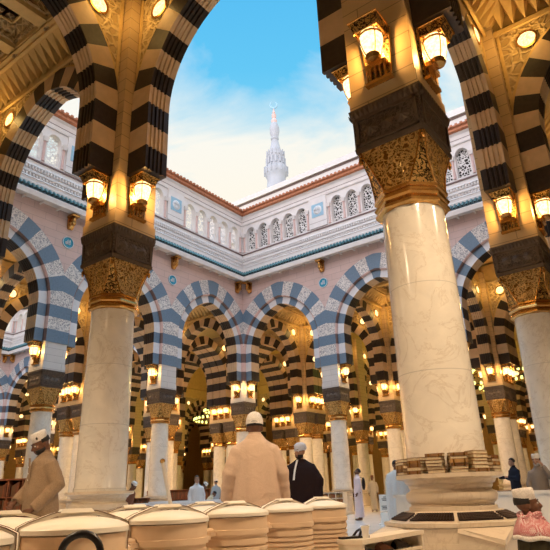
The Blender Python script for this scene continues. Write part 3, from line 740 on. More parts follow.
def medal_mesh():
    a = MB(); a.lathe([(.0001, .03), (.23, .03), (.235, .05), (.27, .05), (.275, 0), (.0001, 0)], 28, 0, M=TR(rx=math.pi/2))
    r = MB(); r.lathe([(.235, .03), (.24, .06), (.265, .06), (.275, .0)], 28, 0, M=TR(rx=math.pi/2), cap=False)
    t = MB()                                       # white calligraphy: upright letters over a curved base stroke
    y = -.045
    for x, h in ((.09, .12), (.03, .09), (-.03, .09)): t.tube([(x, y, -.05), (x-.005, y, -.05+h+.06)], .014, 6)
    t.tube([(.11, y, -.05), (.05, y, -.085), (-.02, y, -.06), (-.06, y, -.085), (-.11, y, -.07), (-.125, y, -.01), (-.09, y, .03), (-.065, y, -.02), (-.085, y, -.07)], .014, 6)
    t.tube([(-.02, y, .13), (0, y, .11), (.02, y, .13)], .009, 6)
    return a.mesh('enamel_disc', [M['medal_blue']]), r.mesh('rim', [M['shell_white']]), t.mesh('calligraphy', [M['shell_white']])
MED = medal_mesh()
def medallion(x, y, z, rz, label):
    t = thing('wall_medallion', label, 'plaque', (x, y, z), rz, 'blue medallions on the court walls')
    for n, me in zip(('enamel_disc', 'rim', 'calligraphy'), MED): obj(n, me, t)
def facade_wall(name, side, c, bays, spans_at, rz):
    root = obj(name, None); root['kind'] = 'structure'
    root.location = (0, 0, 0)
    for q in bays:
        loc = (c[0]+3+6*q, c[1], 0) if side == 'x' else (c[0], c[1]-3-6*q, 0)
        obj('facade_wall', FB[0], root, loc, rz); obj('voussoirs', FB[1], root, loc, rz)
        for n, me in zip(('window_wall', 'window_screen', 'window_posts', 'shell_panel'), WB): obj(n, me, root, loc, rz)
        if q:
            l2 = (c[0]+6*q, c[1], 0) if side == 'x' else (c[0], c[1]-6*q, 0)
            obj('eave_bracket', BRK, root, l2, rz)
        else:
            l2 = (c[0]+1.05, c[1], 0) if side == 'x' else (c[0], c[1]-1.05, 0)
            obj('eave_bracket', BRK, root, l2, rz)
    facade_run(root, side, c, 6*len(bays)+.5)
    return root
wb = facade_wall('wall_back', 'x', (-18, 18), (0, 1, 2), None, 0)
mb = MB(); mb.bx(-18, .4, 18.35, 18.5, 14.2, 16.6); mb.bx(-18, .4, 17.75, 18.4, 16.3, 16.5); obj('gallery_shade', mb.mesh('gallery_shade', [M['shaded_stone']]), wb)  # dark boxes stand in for the unlit depth behind the window screens
facade_wall('wall_left', 'y', (-18, 18), (0, 1, 2), None, math.pi/2)
facade_wall('wall_far_court', 'x', (-43.25, 18), (0, 1, 2), None, 0)
facade_wall('wall_far_side', 'y', (-43.25, 18), (0, 1, 2), None, math.pi/2)
medallion(-12, 17.53, 11.2, 0, 'round turquoise medallion above the sky-lit column by the black-cloaked man')
medallion(-17.53, 12, 11.2, math.pi/2, 'round turquoise medallion on the side facade near the court corner')
medallion(-17.53, 6, 11.2, math.pi/2, 'round turquoise medallion above the column behind the taupe robe')

# plain inner walls over the two near arcades, the roof, the outer shell
mb = MB()
mb.bx(-18, .5, -.2, .47, 11.42, 17.0); a = struct('wall_front', mb.mesh('wall_front', [M['pink_stone']]))
mb = MB(); mb.bx(-.47, .2, .47, 18, 11.42, 17.0); struct('wall_right', mb.mesh('wall_right', [M['pink_stone']]))
mb = MB()
def slab(x0, x1, y0, y1): mb.bx(x0, x1, y0, y1, 12.40, 12.75, 0)
slab(.2, 30, -30, 60); slab(-60, .2, -30, -.2); slab(-60, .2, 18.3, 25.5); slab(-25.5, -18.3, -.2, 18.3); slab(-60, -43.6, -.2, 18.3)
slab(-25.5, -18.2, 25.5, 60); slab(-60, .2, 43.2, 60); slab(-60, -43.2, 25.5, 43.2); slab(-66, -60, -30, 66); slab(-60, 30, 60, 66)
mb.bx(-18.2, .2, 25.4, 43.4, 17, 17.3, 0); mb.bx(-43.4, -25.4, 25.4, 43.4, 17, 17.3, 0)
for x0, x1 in ((-18.2, .2), (-43.4, -25.4)):
    mb.bx(x0, x1, 25.3, 25.4, 12.3, 17); mb.bx(x0, x1, 43.4, 43.5, 12.3, 17); mb.bx(x0-.1, x0, 25.4, 43.4, 12.3, 17); mb.bx(x1, x1+.1, 25.4, 43.4, 12.3, 17)
struct('ceiling_slab', mb.mesh('ceiling_slab', [M['plaster']]))
mb = MB()
mb.bx(-66, 30, 63, 63.3, 0, 13); mb.bx(-64.3, -64, -30, 63, 0, 13); mb.bx(30, 30.3, -30, 63, 0, 13); mb.bx(-64, 30, -30.3, -30, 0, 13)
struct('wall_outer', mb.mesh('wall_outer', [M['plaster']]))
mb = MB(); mb.add([(-160, -60, 0), (60, -60, 0), (60, 160, 0), (-160, 160, 0)], [(0, 1, 2, 3)], 0)
struct('floor', mb.mesh('floor', [M['floor']]))
# the white roof housing that shows above the back facade
mb = MB()
mb.bx(-24, 14, 21.5, 24, 12.7, 20.6, 0); mb.bx(-24.1, 14.1, 21.35, 24.1, 20.6, 21.0, 0); mb.bx(-24.05, 14.05, 21.44, 21.52, 20.48, 20.58, 1)
x = -24
while x < 14: mb.bx(x, x+.18, 21.36, 21.5, 18.05, 18.35, 0); x += .36
mb.bx(-24.05, 14.05, 21.30, 21.52, 17.7, 18.05, 0)
struct('wall_roof_housing', mb.mesh('wall_roof_housing', [M['pale_stone'], M['dark_band']]))

# ------------------------------------------------------------------ minaret
def minaret(x, y):
    t = thing('minaret', 'tall white minaret with a crescent finial rising beyond the roofs', 'minaret', (x, y, 0))
    zz = lambda py: 99.8 - (py-103)*.3098
    P = [(182, 2.35), (178, 2.4), (176, 2.9), (175, 3.0), (171, 3.0), (170.5, 2.9), (169, 2.9), (168.8, 2.3), (165, 2.25), (160, 2.0), (158, 2.25), (157.5, 2.25), (155, 2.2), (154.5, 1.6), (150, 1.35), (146, 1.1), (141.5, .85),
         (141, 1.05), (139.5, 1.05), (139, .9), (136.5, 1.1), (133, 1.28), (129, 1.25), (126, 1.0), (124.3, .7)]
    mb = MB(); mb.lathe([(4.2, 0), (4.2, 40), (3.4, 41), (3.4, 66), (2.6, 67), (2.6, 73)] + [(r, zz(p)) for p, r in P], 24)
    obj('shaft', mb.mesh('shaft', [M['minaret']]), t)
    mb = MB()
    for q in range(14):
        a = 2*math.pi*q/14
        for z0, z1, r in ((zz(175), zz(170), 3.05), (zz(158), zz(154.5), 2.3)):
            mb.box((r*math.cos(a), r*math.sin(a), (z0+z1)/2), (.22, .22, z1-z0+.5), 0)
        mb.box((2.3*math.cos(a), 2.3*math.sin(a), zz(164)), (.5, .5, 1.9), 0)
    obj('balcony', mb.mesh('balcony', [M['minaret']]), t)
    mb = MB()
    mb.lathe([(.62, zz(124.3)), (.75, zz(123)), (.8, zz(121.5)), (.55, zz(120)), (.3, zz(119.5)), (.62, zz(118)), (.62, zz(115.5)), (.25, zz(114.5)), (.42, zz(113.2)), (.2, zz(111.5)), (.14, zz(109))], 14)
    obj('finial', mb.mesh('finial', [M['rose_stone']]), t)
    mb = MB(); pts = []; rad = []
    for q in range(25):
        a = R(110 + 320*q/24); pts.append((.9*math.cos(a), 0, zz(105.2)+1.05*math.sin(a))); rad.append(.06+.26*math.sin(math.pi*q/24))
    mb.tube(pts, rad, 8)
    c = obj('crescent', mb.mesh('crescent', [M['panel_blue']]), t); c.rotation_euler = (0, 0, R(36))
minaret(-70.8, 95.1)
# ------------------------------------------------------------------ the book-ringed column: octagonal marble podium with air grilles
pod = obj('podium', None, BIGCOL)
def octo(ap, z): return [(ap/math.cos(math.pi/8)*math.cos(math.pi/8+k*math.pi/4), ap/math.cos(math.pi/8)*math.sin(math.pi/8+k*math.pi/4), z) for k in range(8)]
mb = MB(); h = .66
mb.rings([[(-h, -h, 0), (h, -h, 0), (h, h, 0), (-h, h, 0)], [(-h, -h, .44), (h, -h, .44), (h, h, .44), (-h, h, .44)]], 0, False)
mb.rings([octo(.655, 0), octo(.655, .575), octo(.675, .58), octo(.675, .615), octo(.63, .622), octo(.475, .70), octo(.46, .715), octo(.40, .715)], 0, False, False)
for k in range(4):                                  # sloping corner ledges with a rounded lip
    Mx = TR(rz=k*math.pi/2); q = .665*math.tan(math.pi/8); e = .70
    mb.add([(q, -.665, .575), (.665, -q, .575), (e, -e, .485), (q, -.69, .54), (.69, -q, .54), (e, -e, .445), (q, -.672, .54), (.672, -q, .54), (e-.018, -e+.018, .445), (q, -.672, 0), (.672, -q, 0), (e-.018, -e+.018, 0)],
           [(0, 1, 2), (0, 2, 5, 3), (1, 4, 5, 2), (3, 5, 8, 6), (4, 7, 8, 5), (6, 8, 11, 9), (8, 7, 10, 11)], 0, False, Mx)
obj('podium_block', mb.mesh('podium_block', [M['marble_base']]), pod)
for k in range(8):
    a = k*math.pi/4; Mx = TR(rz=a)
    w1, w0 = .62*math.tan(math.pi/8)-.025, .49*math.tan(math.pi/8)-.018
    P = [Vector((.612, -w1, .635)), Vector((.612, w1, .635)), Vector((.492, w0, .696)), Vector((.492, -w0, .696))]
    g = MB(); g.add(P, [(0, 1, 2, 3)], 0, False, Mx)
    for i in range(15):
        u = (i+.5)/15; A = P[0].lerp(P[1], u); B = P[3].lerp(P[2], u)
        g.tube([Mx @ (A+Vector((0, 0, .008))), Mx @ (B+Vector((0, 0, .008)))], .005, 4, 0)
    for i in range(5):
        u = (i+.5)/5; A = P[0].lerp(P[3], u); B = P[1].lerp(P[2], u)
        g.tube([Mx @ (A+Vector((0, 0, .010))), Mx @ (B+Vector((0, 0, .010)))], .005, 4, 0)
    obj('air_grille', g.mesh('air_grille', [M['grille']]), pod)

# books lying in stacks on the shelf of that column
BOOKC = [(.30, .15, .045), (.22, .10, .035), (.36, .20, .07), (.16, .075, .03), (.26, .13, .05)]
BM = [plain('book_leather_%d' % k, c, .5, 0, .15, 20) for k, c in enumerate(BOOKC)]
M['pages'] = plain('page_edges', (.78, .66, .45), .8, vary=.15, scale=60)
def book_mesh(w, d, t, m):
    c = MB(); p = MB()
    c.bx(-w/2, w/2, -d/2, d/2, 0, .004, 0); c.bx(-w/2, w/2, -d/2, d/2, t-.004, t, 0); c.bx(-w/2, w/2, -d/2, -d/2+.006, 0, t, 0)
    for x in (-.3, .3): c.bx(x*w-.006, x*w+.006, -d/2-.003, -d/2, 0, t, 1)
    p.bx(-w/2+.006, w/2-.006, -d/2+.005, d/2-.006, .004, t-.004, 0)
    return c.mesh('cover', [m, M['gold_plain']]), p.mesh('pages', [M['pages']])
BK = [book_mesh(.166+.008*(k % 3), .13, .029+.003*(k % 3), BM[k]) for k in range(5)]
BKT = [.029+.003*(k % 3) for k in range(5)]
STK = [(-156, 5, 'end stack beside the man in white'), (-131, 5, 'stack next to the end stack'), (-106, 5, 'low stack with the wide gap after it'), (-81, 6, 'tall stack facing the viewer'),
       (-56, 6, 'tall stack on the shelf corner'), (-31, 6, 'stack turned toward the man with the camera'), (-6, 5, 'last stack at the far turn of the shelf')]
rnd = random.Random(3)
for deg, n, nm in STK:
    z = 1.07
    for q in range(n):
        k = rnd.randrange(5); a = R(deg + rnd.uniform(-1.5, 1.5)); rr_ = .485 + rnd.uniform(-.008, .008)
        flip = rnd.random() < .6
        t = thing('book', '%s book from the bottom of the %s' % (ORD[q], nm), 'book', (rr_*math.cos(a), rr_*math.sin(a), z), a + math.pi/2 + (math.pi if flip else 0), 'books round the column')
        obj('cover', BK[k][0], t); obj('pages', BK[k][1], t)
        z += BKT[k] + .0006

# ------------------------------------------------------------------ water coolers in a row
def cooler_parts():
    b = MB(); prof = [(.0001, 0), (.205, 0), (.212, .02)]
    z = .05
    while z < .60:                                 # ribbed lower drum
        prof += [(.211, z), (.223, z+.003), (.223, z+.023), (.211, z+.025)]; z += .034
    prof += [(.211, .630), (.223, .632), (.223, .664), (.218, .668), (.218, .688), (.231, .690), (.231, .720), (.2235, .722), (.2225, .792), (.212, .794), (.0001, .796)]
    b.lathe(prof, 56, 0)
    l = MB()
    l.lathe([(.0001, .790), (.215, .797), (.234, .798), (.234, .817), (.228, .824), (.19, .840), (.12, .855), (.05, .862), (.0001, .863)], 56, 0)
    g = MB()                                       # flat bridge across the lid
    path = [(-.233, .70), (-.236, .79), (-.234, .826), (-.20, .842), (-.11, .872), (-.085, .878), (.085, .878), (.11, .872), (.20, .842), (.234, .826), (.236, .79), (.233, .70)]
    def sweep(mb, w, d0, d1, lo, y=0.0, mi=0):
        rs = []
        for i in range(lo, len(path)-lo):
            p = Vector(path[i]); q = (Vector(path[min(i+1, len(path)-1)])-Vector(path[max(i-1, 0)])).normalized(); nrm = Vector((-q.y, q.x))
            A, B = p+nrm*d0, p+nrm*d1
            rs.append([(A.x, y-w, A.y), (A.x, y+w, A.y), (B.x, y+w, B.y), (B.x, y-w, B.y)])
        mb.rings(rs, mi, False)
    sweep(g, .023, -.012, .004, 0)
    g.box((0, 0, .886), (.15, .075, .016), 0, None, (.12, .06))
    s = MB()
    for y in (-.024, .024): sweep(s, .0018, .0025, .0062, 0, y)
    grips = []
    for a in (R(190), R(10)):
        Mx = TR(rz=a); u = MB(); grips.append(u)
        u.box((.248, 0, .702), (.05, .12, .022), 0, Mx); u.lathe([(.045, .70), (.043, .722), (.03, .733), (.0001, .736)], 16, 0, M=Mx @ TR(.236, 0, 0))
    t = MB(); t.tube([(0, -.215, .13), (0, -.27, .13), (0, -.285, .10)], [.016, .015, .012], 8, 0); t.box((0, -.255, .155), (.02, .03, .03), 0)
    return [('body', b.mesh('body', [M['cooler']])), ('lid', l.mesh('lid', [M['cooler_lid']])), ('handle', g.mesh('handle', [M['cooler_lid']])), ('cord', s.mesh('cord', [M['strap']])),
            ('side_grip', grips[0].mesh('side_grip', [M['cooler']])), ('side_grip', grips[1].mesh('side_grip', [M['cooler']])), ('tap', t.mesh('tap', [M['paper']]))]
CL = cooler_parts()
def cooler(x, y, rz, label):
    t = thing('water_cooler', label, 'water cooler', (x, y, 0), R(rz), 'cream water coolers in a row')
    for n, me in CL: obj(n, me, t)
cooler(.04, -4.62, 72, 'largest cream drink cooler, behind the black curved handle')
cooler(-.17, -3.88, 75, 'cream drink cooler just past the one behind the black handle')
cooler(-.35, -3.10, 76, 'cream drink cooler in front of the beige-robed man, below his back')
cooler(-.49, -2.34, 78, 'cream drink cooler between the beige robe and the black cloak, ribs showing')
cooler(-.64, -1.56, 80, 'end cream drink cooler of the row, before the white shoe rack')
cooler(-.52, -4.63, 60, 'cream drink cooler in front of the man in the taupe robe')
cooler(.24, -5.27, 50, 'pale cream cooler cut off by the frame edge, before the taupe-robed man')
cooler(-.72, -3.66, 66, 'cream drink cooler in the second row, its handle above the front lids')
cooler(-.90, -2.82, 70, 'cream cooler of the second row against the beige robe')
HX, HY = .588, -4.967
# a black curved handle that stands in front of the row
t = thing('cart_handle', 'black curved rubber handle standing in front of the largest cooler', 'handle', (HX, HY, 0), R(40))
mb = MB(); pts = [(.066*math.cos(a), 0, .757+.062*math.sin(a)) for a in [R(v) for v in range(-30, 211, 12)]]
mb.tube(pts, .0125, 10, 0)
obj('grip', mb.mesh('grip', [M['black']]), t)
mb = MB(); mb.tube([(.057, 0, .726), (.045, 0, .55), (.03, 0, .02)], .010, 8); mb.tube([(-.057, 0, .726), (-.045, 0, .55), (-.03, 0, .02)], .010, 8); mb.tube([(.056, 0, .742), (.0, 0, .71), (-.056, 0, .742)], .009, 8)
mb.box((0, 0, .012), (.22, .16, .024)); obj('stem', mb.mesh('stem', [M['black']]), t)

# ------------------------------------------------------------------ shoe rack with a cup and a sandal on it
t = thing('shoe_rack', 'white open shoe rack below the book-ringed column', 'shoe rack', (-.05, -1.47, 0))
X0, X1, Y0, Y1, H = -.12, .09, -.60, .54, .58
mb = MB(); mb.bx(X0-.01, X1+.01, Y0-.01, Y1+.01, H-.035, H); obj('top_board', mb.mesh('top_board', [M['rack']]), t)
for z in (.08, .27, .44):
    mb = MB(); mb.bx(X0+.02, X1-.005, Y0+.03, Y1-.03, z-.012, z+.012); obj('shelf', mb.mesh('shelf', [M['rack']]), t)
for y in (Y0, Y1-.035):
    mb = MB(); mb.bx(X0, X1, y, y+.035, 0, H-.035); mb.bx(X0+.05, X1-.05, y-.006 if y < 0 else y+.03, y if y < 0 else y+.041, .08, H-.12); obj('side_panel', mb.mesh('side_panel', [M['rack']]), t)
mb = MB(); mb.bx(X0, X0+.012, Y0+.03, Y1-.03, 0, H-.035); obj('back_panel', mb.mesh('back_panel', [M['rack']]), t)
def shoe(x, y, z, rz, label, c='black', sandal=False):
    t = thing('sandal' if sandal else 'shoe', label, 'footwear', (x, y, z), R(rz), None if sandal else 'shoes stored in the white rack')
    so = MB(); rs = []
    for u, w in ((-.13, .028), (-.11, .036), (-.04, .034), (.03, .040), (.08, .046), (.12, .036), (.135, .018)): rs.append([(u, -w, 0), (u, w, 0), (u, w, .016), (u, -w, .016)])
    so.rings(rs, 0, False); obj('sole', so.mesh('sole', [M['black']]), t)
    up = MB()
    if sandal:
        up.tube([(.02, -.045, .012), (.05, -.03, .05), (.06, 0, .062), (.05, .03, .05), (.02, .045, .012)], .010, 8); up.tube([(.06, 0, .06), (.10, 0, .018)], .007, 6)
    else:
        for u, w, h_ in ((.02, 1, 1),):
            up.rings([[(a, b_*ww, zz) for b_, zz in ((-1, .014), (-.8, hh*.7), (0, hh), (.8, hh*.7), (1, .014))] for a, ww, hh in ((-.125, .028, .06), (-.10, .034, .075), (-.02, .034, .075), (.03, .038, .055), (.09, .042, .042), (.13, .018, .024))], 0, True, True, False)
    obj('upper', up.mesh('upper', [M[c]]), t)
shoe(-.06, -1.86, .452, 88, 'dark shoe on the top shelf of the rack, by its end panel'); shoe(-.055, -1.54, .452, 93, 'dark brown shoe on the top shelf of the rack, second along', 'c_brown')
shoe(-.06, -1.22, .452, 90, 'black shoe on the top shelf of the rack, third along'); shoe(-.06, -1.80, .282, 90, 'black shoe on the middle shelf of the rack'); shoe(-.06, -1.4, .282, 86, 'brown shoe on the middle shelf of the rack', 'c_brown')
shoe(-.10, -1.94, .58, 62, 'black strap sandal lying on top of the white rack', 'black', True)
t = thing('paper_cup', 'white paper cup standing on the white rack', 'cup', (.0, -1.93, .58))
mb = MB(); mb.lathe([(.0001, .0), (.024, 0), (.033, .085), (.035, .088), (.032, .088), (.023, .006), (.0001, .006)], 20); obj('cup_body', mb.mesh('cup_body', [M['paper']]), t)
mb = MB(); mb.lathe([(.033, .083), (.0365, .086), (.0365, .091), (.032, .091)], 20, cap=False); obj('rim', mb.mesh('rim', [M['paper']]), t)

# ------------------------------------------------------------------ marble counter, notice, shelves, poles further back
def bookcase(x, y, rz, w, hgt, d, label, mat, cols, rows, books=True, name='bookcase', group=None, bm=None):
    t = thing(name, label, 'bookcase', (x, y, 0), R(rz), group)
    f = MB(); f.bx(-w/2, w/2, d/2-.02, d/2, 0, hgt); f.bx(-w/2, w/2, -d/2, d/2, 0, .06); f.bx(-w/2-.02, w/2+.02, -d/2-.02, d/2, hgt-.03, hgt)
    obj('carcass', f.mesh('carcass', [M[mat]]), t)
    for c in range(cols+1):
        x0 = -w/2 + c*w/cols; m_ = MB(); m_.bx(x0-.015, x0+.015, -d/2, d/2, .06, hgt-.03); obj('upright', m_.mesh('upright', [M[mat]]), t)
    for r_ in range(1, rows):
        z = .06 + r_*(hgt-.09)/rows; m_ = MB(); m_.bx(-w/2, w/2, -d/2+.01, d/2, z-.012, z+.012); obj('shelf', m_.mesh('shelf', [M[mat]]), t)
    if books:
        m_ = MB(); q = random.Random(int(abs(x*10)))
        for r_ in range(rows):
            z = .075 + r_*(hgt-.09)/rows; hh = (hgt-.09)/rows-.03
            xx = -w/2+.03
            while xx < w/2-.06:
                bw = q.uniform(.03, .05)
                if q.random() < .85: m_.bx(xx, xx+bw*.94, -d/2+.03, d/2-.03, z, z+hh*q.uniform(.7, .93), q.randrange(3))
                xx += bw
        o = obj('rows_of_books', m_.mesh('rows_of_books', [BM[0], BM[2], M['wood']] if bm is None else bm), t); o['kind'] = 'stuff'
bookcase(-9.9, .35, 30, 1.9, 1.42, .4, 'brown wooden bookcase of square shelves behind the taupe-robed man', 'wood', 6, 4, True, bm=[M['wood'], M['c_brown'], BM[3]])
bookcase(-20.6, 15.8, 45, 3.2, 1.35, .4, 'brown bookcase on the floor past the boy in white', 'wood', 6, 3, True, bm=[M['wood'], M['c_brown'], BM[3]])
bookcase(-17.0, 9.2, 60, 2.2, 1.0, .35, 'dark low bookcase between the first facade columns', 'wood', 5, 2, True, bm=[M['wood'], M['c_brown'], BM[3]])
bookcase(-12.0, 16.85, 0, 1.5, .95, .34, 'white bookcase at the foot of the sky-lit column behind the pink robe', 'rack', 4, 4)
bookcase(-8.6, 19.6, 8, 1.7, .95, .34, 'white bookcase of tan books behind the man in the sand robe', 'rack', 5, 4)
bookcase(-5.6, 16.6, 0, 1.3, .95, .34, 'white bookcase behind the man draped in white towelling', 'rack', 4, 4)

t = thing('marble_counter', 'long low white marble counter behind the man in the checked shawl', 'counter', (-1.0, 4.4, 0), R(11))
mb = MB(); mb.bx(-1.6, 4.5, -.22, .22, 0, .80); obj('counter_body', mb.mesh('counter_body', [M['marble_white']]), t)
mb = MB(); mb.bx(-1.64, 4.54, -.27, .27, .80, .85); obj('counter_top', mb.mesh('counter_top', [M['marble_white']]), t)
for x in (-1.1, -.1, .9, 1.9):
    mb = MB(); mb.bx(x, x+.7, -.16, .16, .85, .862); obj('inset_tray', mb.mesh('inset_tray', [M['dark_band']]), t)

t = thing('notice_board', 'small white notice standing on the court floor beside the white-draped man', 'sign', (-5.95, 10.2, 0), R(34))
mb = MB(); mb.bx(-.17, .17, -.015, .015, .36, .83); obj('board', mb.mesh('board', [M['paper']]), t)
mb = MB(); mb.bx(-.17, .17, -.02, .02, .0, .34); mb.bx(-.22, .22, -.12, .12, 0, .03); obj('stand', mb.mesh('stand', [M['paper']]), t)
mb = MB()
for z, w in ((.75, .05), (.70, .10), (.66, .08), (.50, .12), (.46, .10), (.42, .12)): mb.bx(-w, w, -.018, -.014, z, z+.018)
obj('print', mb.mesh('print', [M['ink']]), t)

def pole(x0, y0, x1, y1, h_, label):
    t = thing('wooden_pole', label, 'pole', (x0, y0, 0))
    mb = MB(); mb.tube([(0, 0, 0), (x1-x0, y1-y0, h_)], .035, 8); obj('stick', mb.mesh('stick', [M['rack']]), t)
    mb = MB(); mb.ell((x1-x0, y1-y0, h_), (.05, .05, .05), 0, 8); obj('knob', mb.mesh('knob', [M['gold_plain']]), t)
pole(-5.25, 1.15, -5.55, .95, 1.55, 'slanting pale wooden pole leaning by the polished column')

# low white sheets spread over the carpet, seen between the first columns
def low_table(x, y, rz, w, d, hgt, label):
    t = thing('low_bench', label, 'bench', (x, y, 0), R(rz), 'white benches on the court floor')
    mb = MB(); mb.bx(-w/2, w/2, -d/2, d/2, hgt-.05, hgt); obj('seat', mb.mesh('seat', [M['c_white']]), t)
    for sx in (-1, 1):
        for sy in (-1, 1):
            m_ = MB(); m_.box((sx*(w/2-.05), sy*(d/2-.05), (hgt-.05)/2), (.05, .05, hgt-.05)); obj('leg', m_.mesh('leg', [M['rack']]), t)
low_table(-8.6, 4.6, 35, 2.6, .5, .84, 'long white bench in front of the boy in white')
low_table(-10.4, 6.9, 35, 3.0, .5, .86, 'long white bench at the foot of the sky-lit side column')
low_table(-10.9, 10.6, 20, 2.4, .5, .80, 'white bench between the black cloak and the pink robe')
low_table(-7.2, 2.9, 40, 1.8, .5, .80, 'white bench beside the slanting wooden pole')

# ------------------------------------------------------------------ ring chandeliers under the covered courts
_cd = bpy.data.lights.new('chandelier_light', 'POINT'); _cd.energy = 420; _cd.color = (.92, .90, .18); _cd.shadow_soft_size = 1.0
_b = MB(); _b.ell((0, 0, 0), (.10, .10, .15), 0, 8); BULB = _b.mesh('bulb', [M['bulb_green']])
def chandelier(x, y, z, label):
    t = thing('ring_chandelier', label, 'chandelier', (x, y, z), 0, 'ring chandeliers of the covered courts')
    mb = MB(); mb.tube([(0, 0, 0), (0, 0, 17-z)], .05, 8); mb.lathe([(.0001, -1.1), (.12, -1.0), (.3, -.7), (.2, -.3), (.3, 0), (.1, .3)], 16); obj('stem', mb.mesh('stem', [M['gold_plain']]), t)
    for r_, zz, n in ((2.6, 0, 32), (1.7, .8, 22), (.9, -.8, 12)):
        c = [(r_*math.cos(2*math.pi*k/40), r_*math.sin(2*math.pi*k/40), zz) for k in range(41)]
        mb = MB(); mb.tube(c, .05, 6); 
        for k in range(8): mb.tube([(r_*math.cos(k*math.pi/4), r_*math.sin(k*math.pi/4), zz), (.1*math.cos(k*math.pi/4), .1*math.sin(k*math.pi/4), zz+.5)], .02, 5)
        g = obj('ring', mb.mesh('ring', [M['gold_plain']]), t)
        for k in range(n): obj('bulb', BULB, g, (r_*math.cos(2*math.pi*k/n), r_*math.sin(2*math.pi*k/n), zz+.16))
    obj('chandelier_light', _cd, t, (0, 0, 1.8))
_gm = MB(); _gm.ell((0, 0, 0), (.16, .16, .16), 0, 14); GLOBE = _gm.mesh('globe', [M['roundel']])
_gr = MB(); _gr.tube([(0, 0, .15), (0, 0, 3.7)], .015, 6); _gr.lathe([(.03, .24), (.10, .20), (.12, .13), (.11, .12), (.03, .20)], 14); GROD = _gr.mesh('rod', [M['gold_plain']])
_gd = bpy.data.lights.new('globe_fill', 'SPOT'); _gd.energy = 900; _gd.color = (1.0, .66, .34); _gd.spot_size = R(155); _gd.spot_blend = .5; _gd.shadow_soft_size = .2
def globe(x, y, label):  # globes added to brighten the bays, beyond the few round lights there
    t = thing('added_globe_lamp', label, 'lamp', (x, y, 8.2), 0, 'added globe lamps of the rear halls')
    obj('globe', GLOBE, t); obj('rod', GROD, t); obj('globe_fill', _gd, t, (0, 0, -.18))
for gx, gy, nm in ((-3, 21, 'first rear bay, past the hidden column'), (-9, 21, 'rear bay behind the black cloak'), (-15, 21, 'rear bay beside the court corner'), (-21.2, 21, 'rear bay in the corner of the two halls'),
                   (-21, 15, 'side bay next to the court corner'), (-21, 9, 'side bay behind the slanting pole'), (-21, 3, 'side bay behind the taupe robe'), (-21.2, 28.2, 'second rear bay past the corner'),
                   (-21.2, 34.2, 'third rear bay past the corner'), (-28.2, 21, 'second side bay past the corner'), (-34.2, 21, 'third side bay past the corner'), (-15, 46.2, 'far rear bay on the corner line'), (-9, 46.2, 'far rear bay on the cloak line'), (-21.2, 46.2, 'far rear bay past the corner'), (-46.2, 34.2, 'outlying side bay past the green chandelier'), (-46.2, 28.2, 'outlying side bay before the green chandelier'), (-46.2, 21, 'outlying side bay on the back-facade row'), (-34.2, 46.2, 'outlying rear bay behind the green chandelier')):
    globe(gx, gy, 'added round hanging lamp of the ' + nm)
def added_pendant(x, y, z, w, label):  # unseen lamps added to brighten the near hall
    t = thing('fill_lamp', label, 'lamp', (x, y, z), 0, 'added unseen fill lamps of the hall')
    mb = MB(); mb.tube([(0, 0, .3), (0, 0, 11.9-z)], .02, 6); obj('rod', mb.mesh('rod', [M['gold_plain']]), t)
    mb = MB(); mb.lathe([(.05, .34), (.12, .30), (.30, .10), (.42, -.10), (.41, -.10), (.29, .08), (.11, .28), (.05, .30)], 24, cap=False); obj('shade', mb.mesh('shade', [M['gold_plain']]), t)
    mb = MB(); mb.ell((0, 0, .05), (.12, .12, .14), 0, 12); obj('bulb', mb.mesh('bulb', [M['roundel']]), t)
    d = bpy.data.lights.new('fill_light', 'SPOT'); d.energy = w; d.color = (1.0, .74, .48); d.spot_size = R(150); d.spot_blend = .6; d.shadow_soft_size = .35
    obj('fill_light', d, t, (0, 0, -.16))
FILL_W = 1150
added_pendant(2.6, -3, 6.6, FILL_W, 'added unseen fill lamp high over the viewer'); added_pendant(-3, -7.5, 6.8, FILL_W, 'added unseen fill lamp over the hall, beside the front arcade')
added_pendant(5, 1.2, 6.8, FILL_W*.7, 'added unseen fill lamp beside the outer arcade'); added_pendant(-9, -5.5, 6.8, FILL_W*.7, 'added unseen fill lamp past the polished column')
chandelier(-34.25, 34.25, 7.6, 'greenish ring chandelier seen through the arches beside the court corner')
chandelier(-9, 34.25, 8.0, 'greenish ring chandelier seen between the two thick shafts')
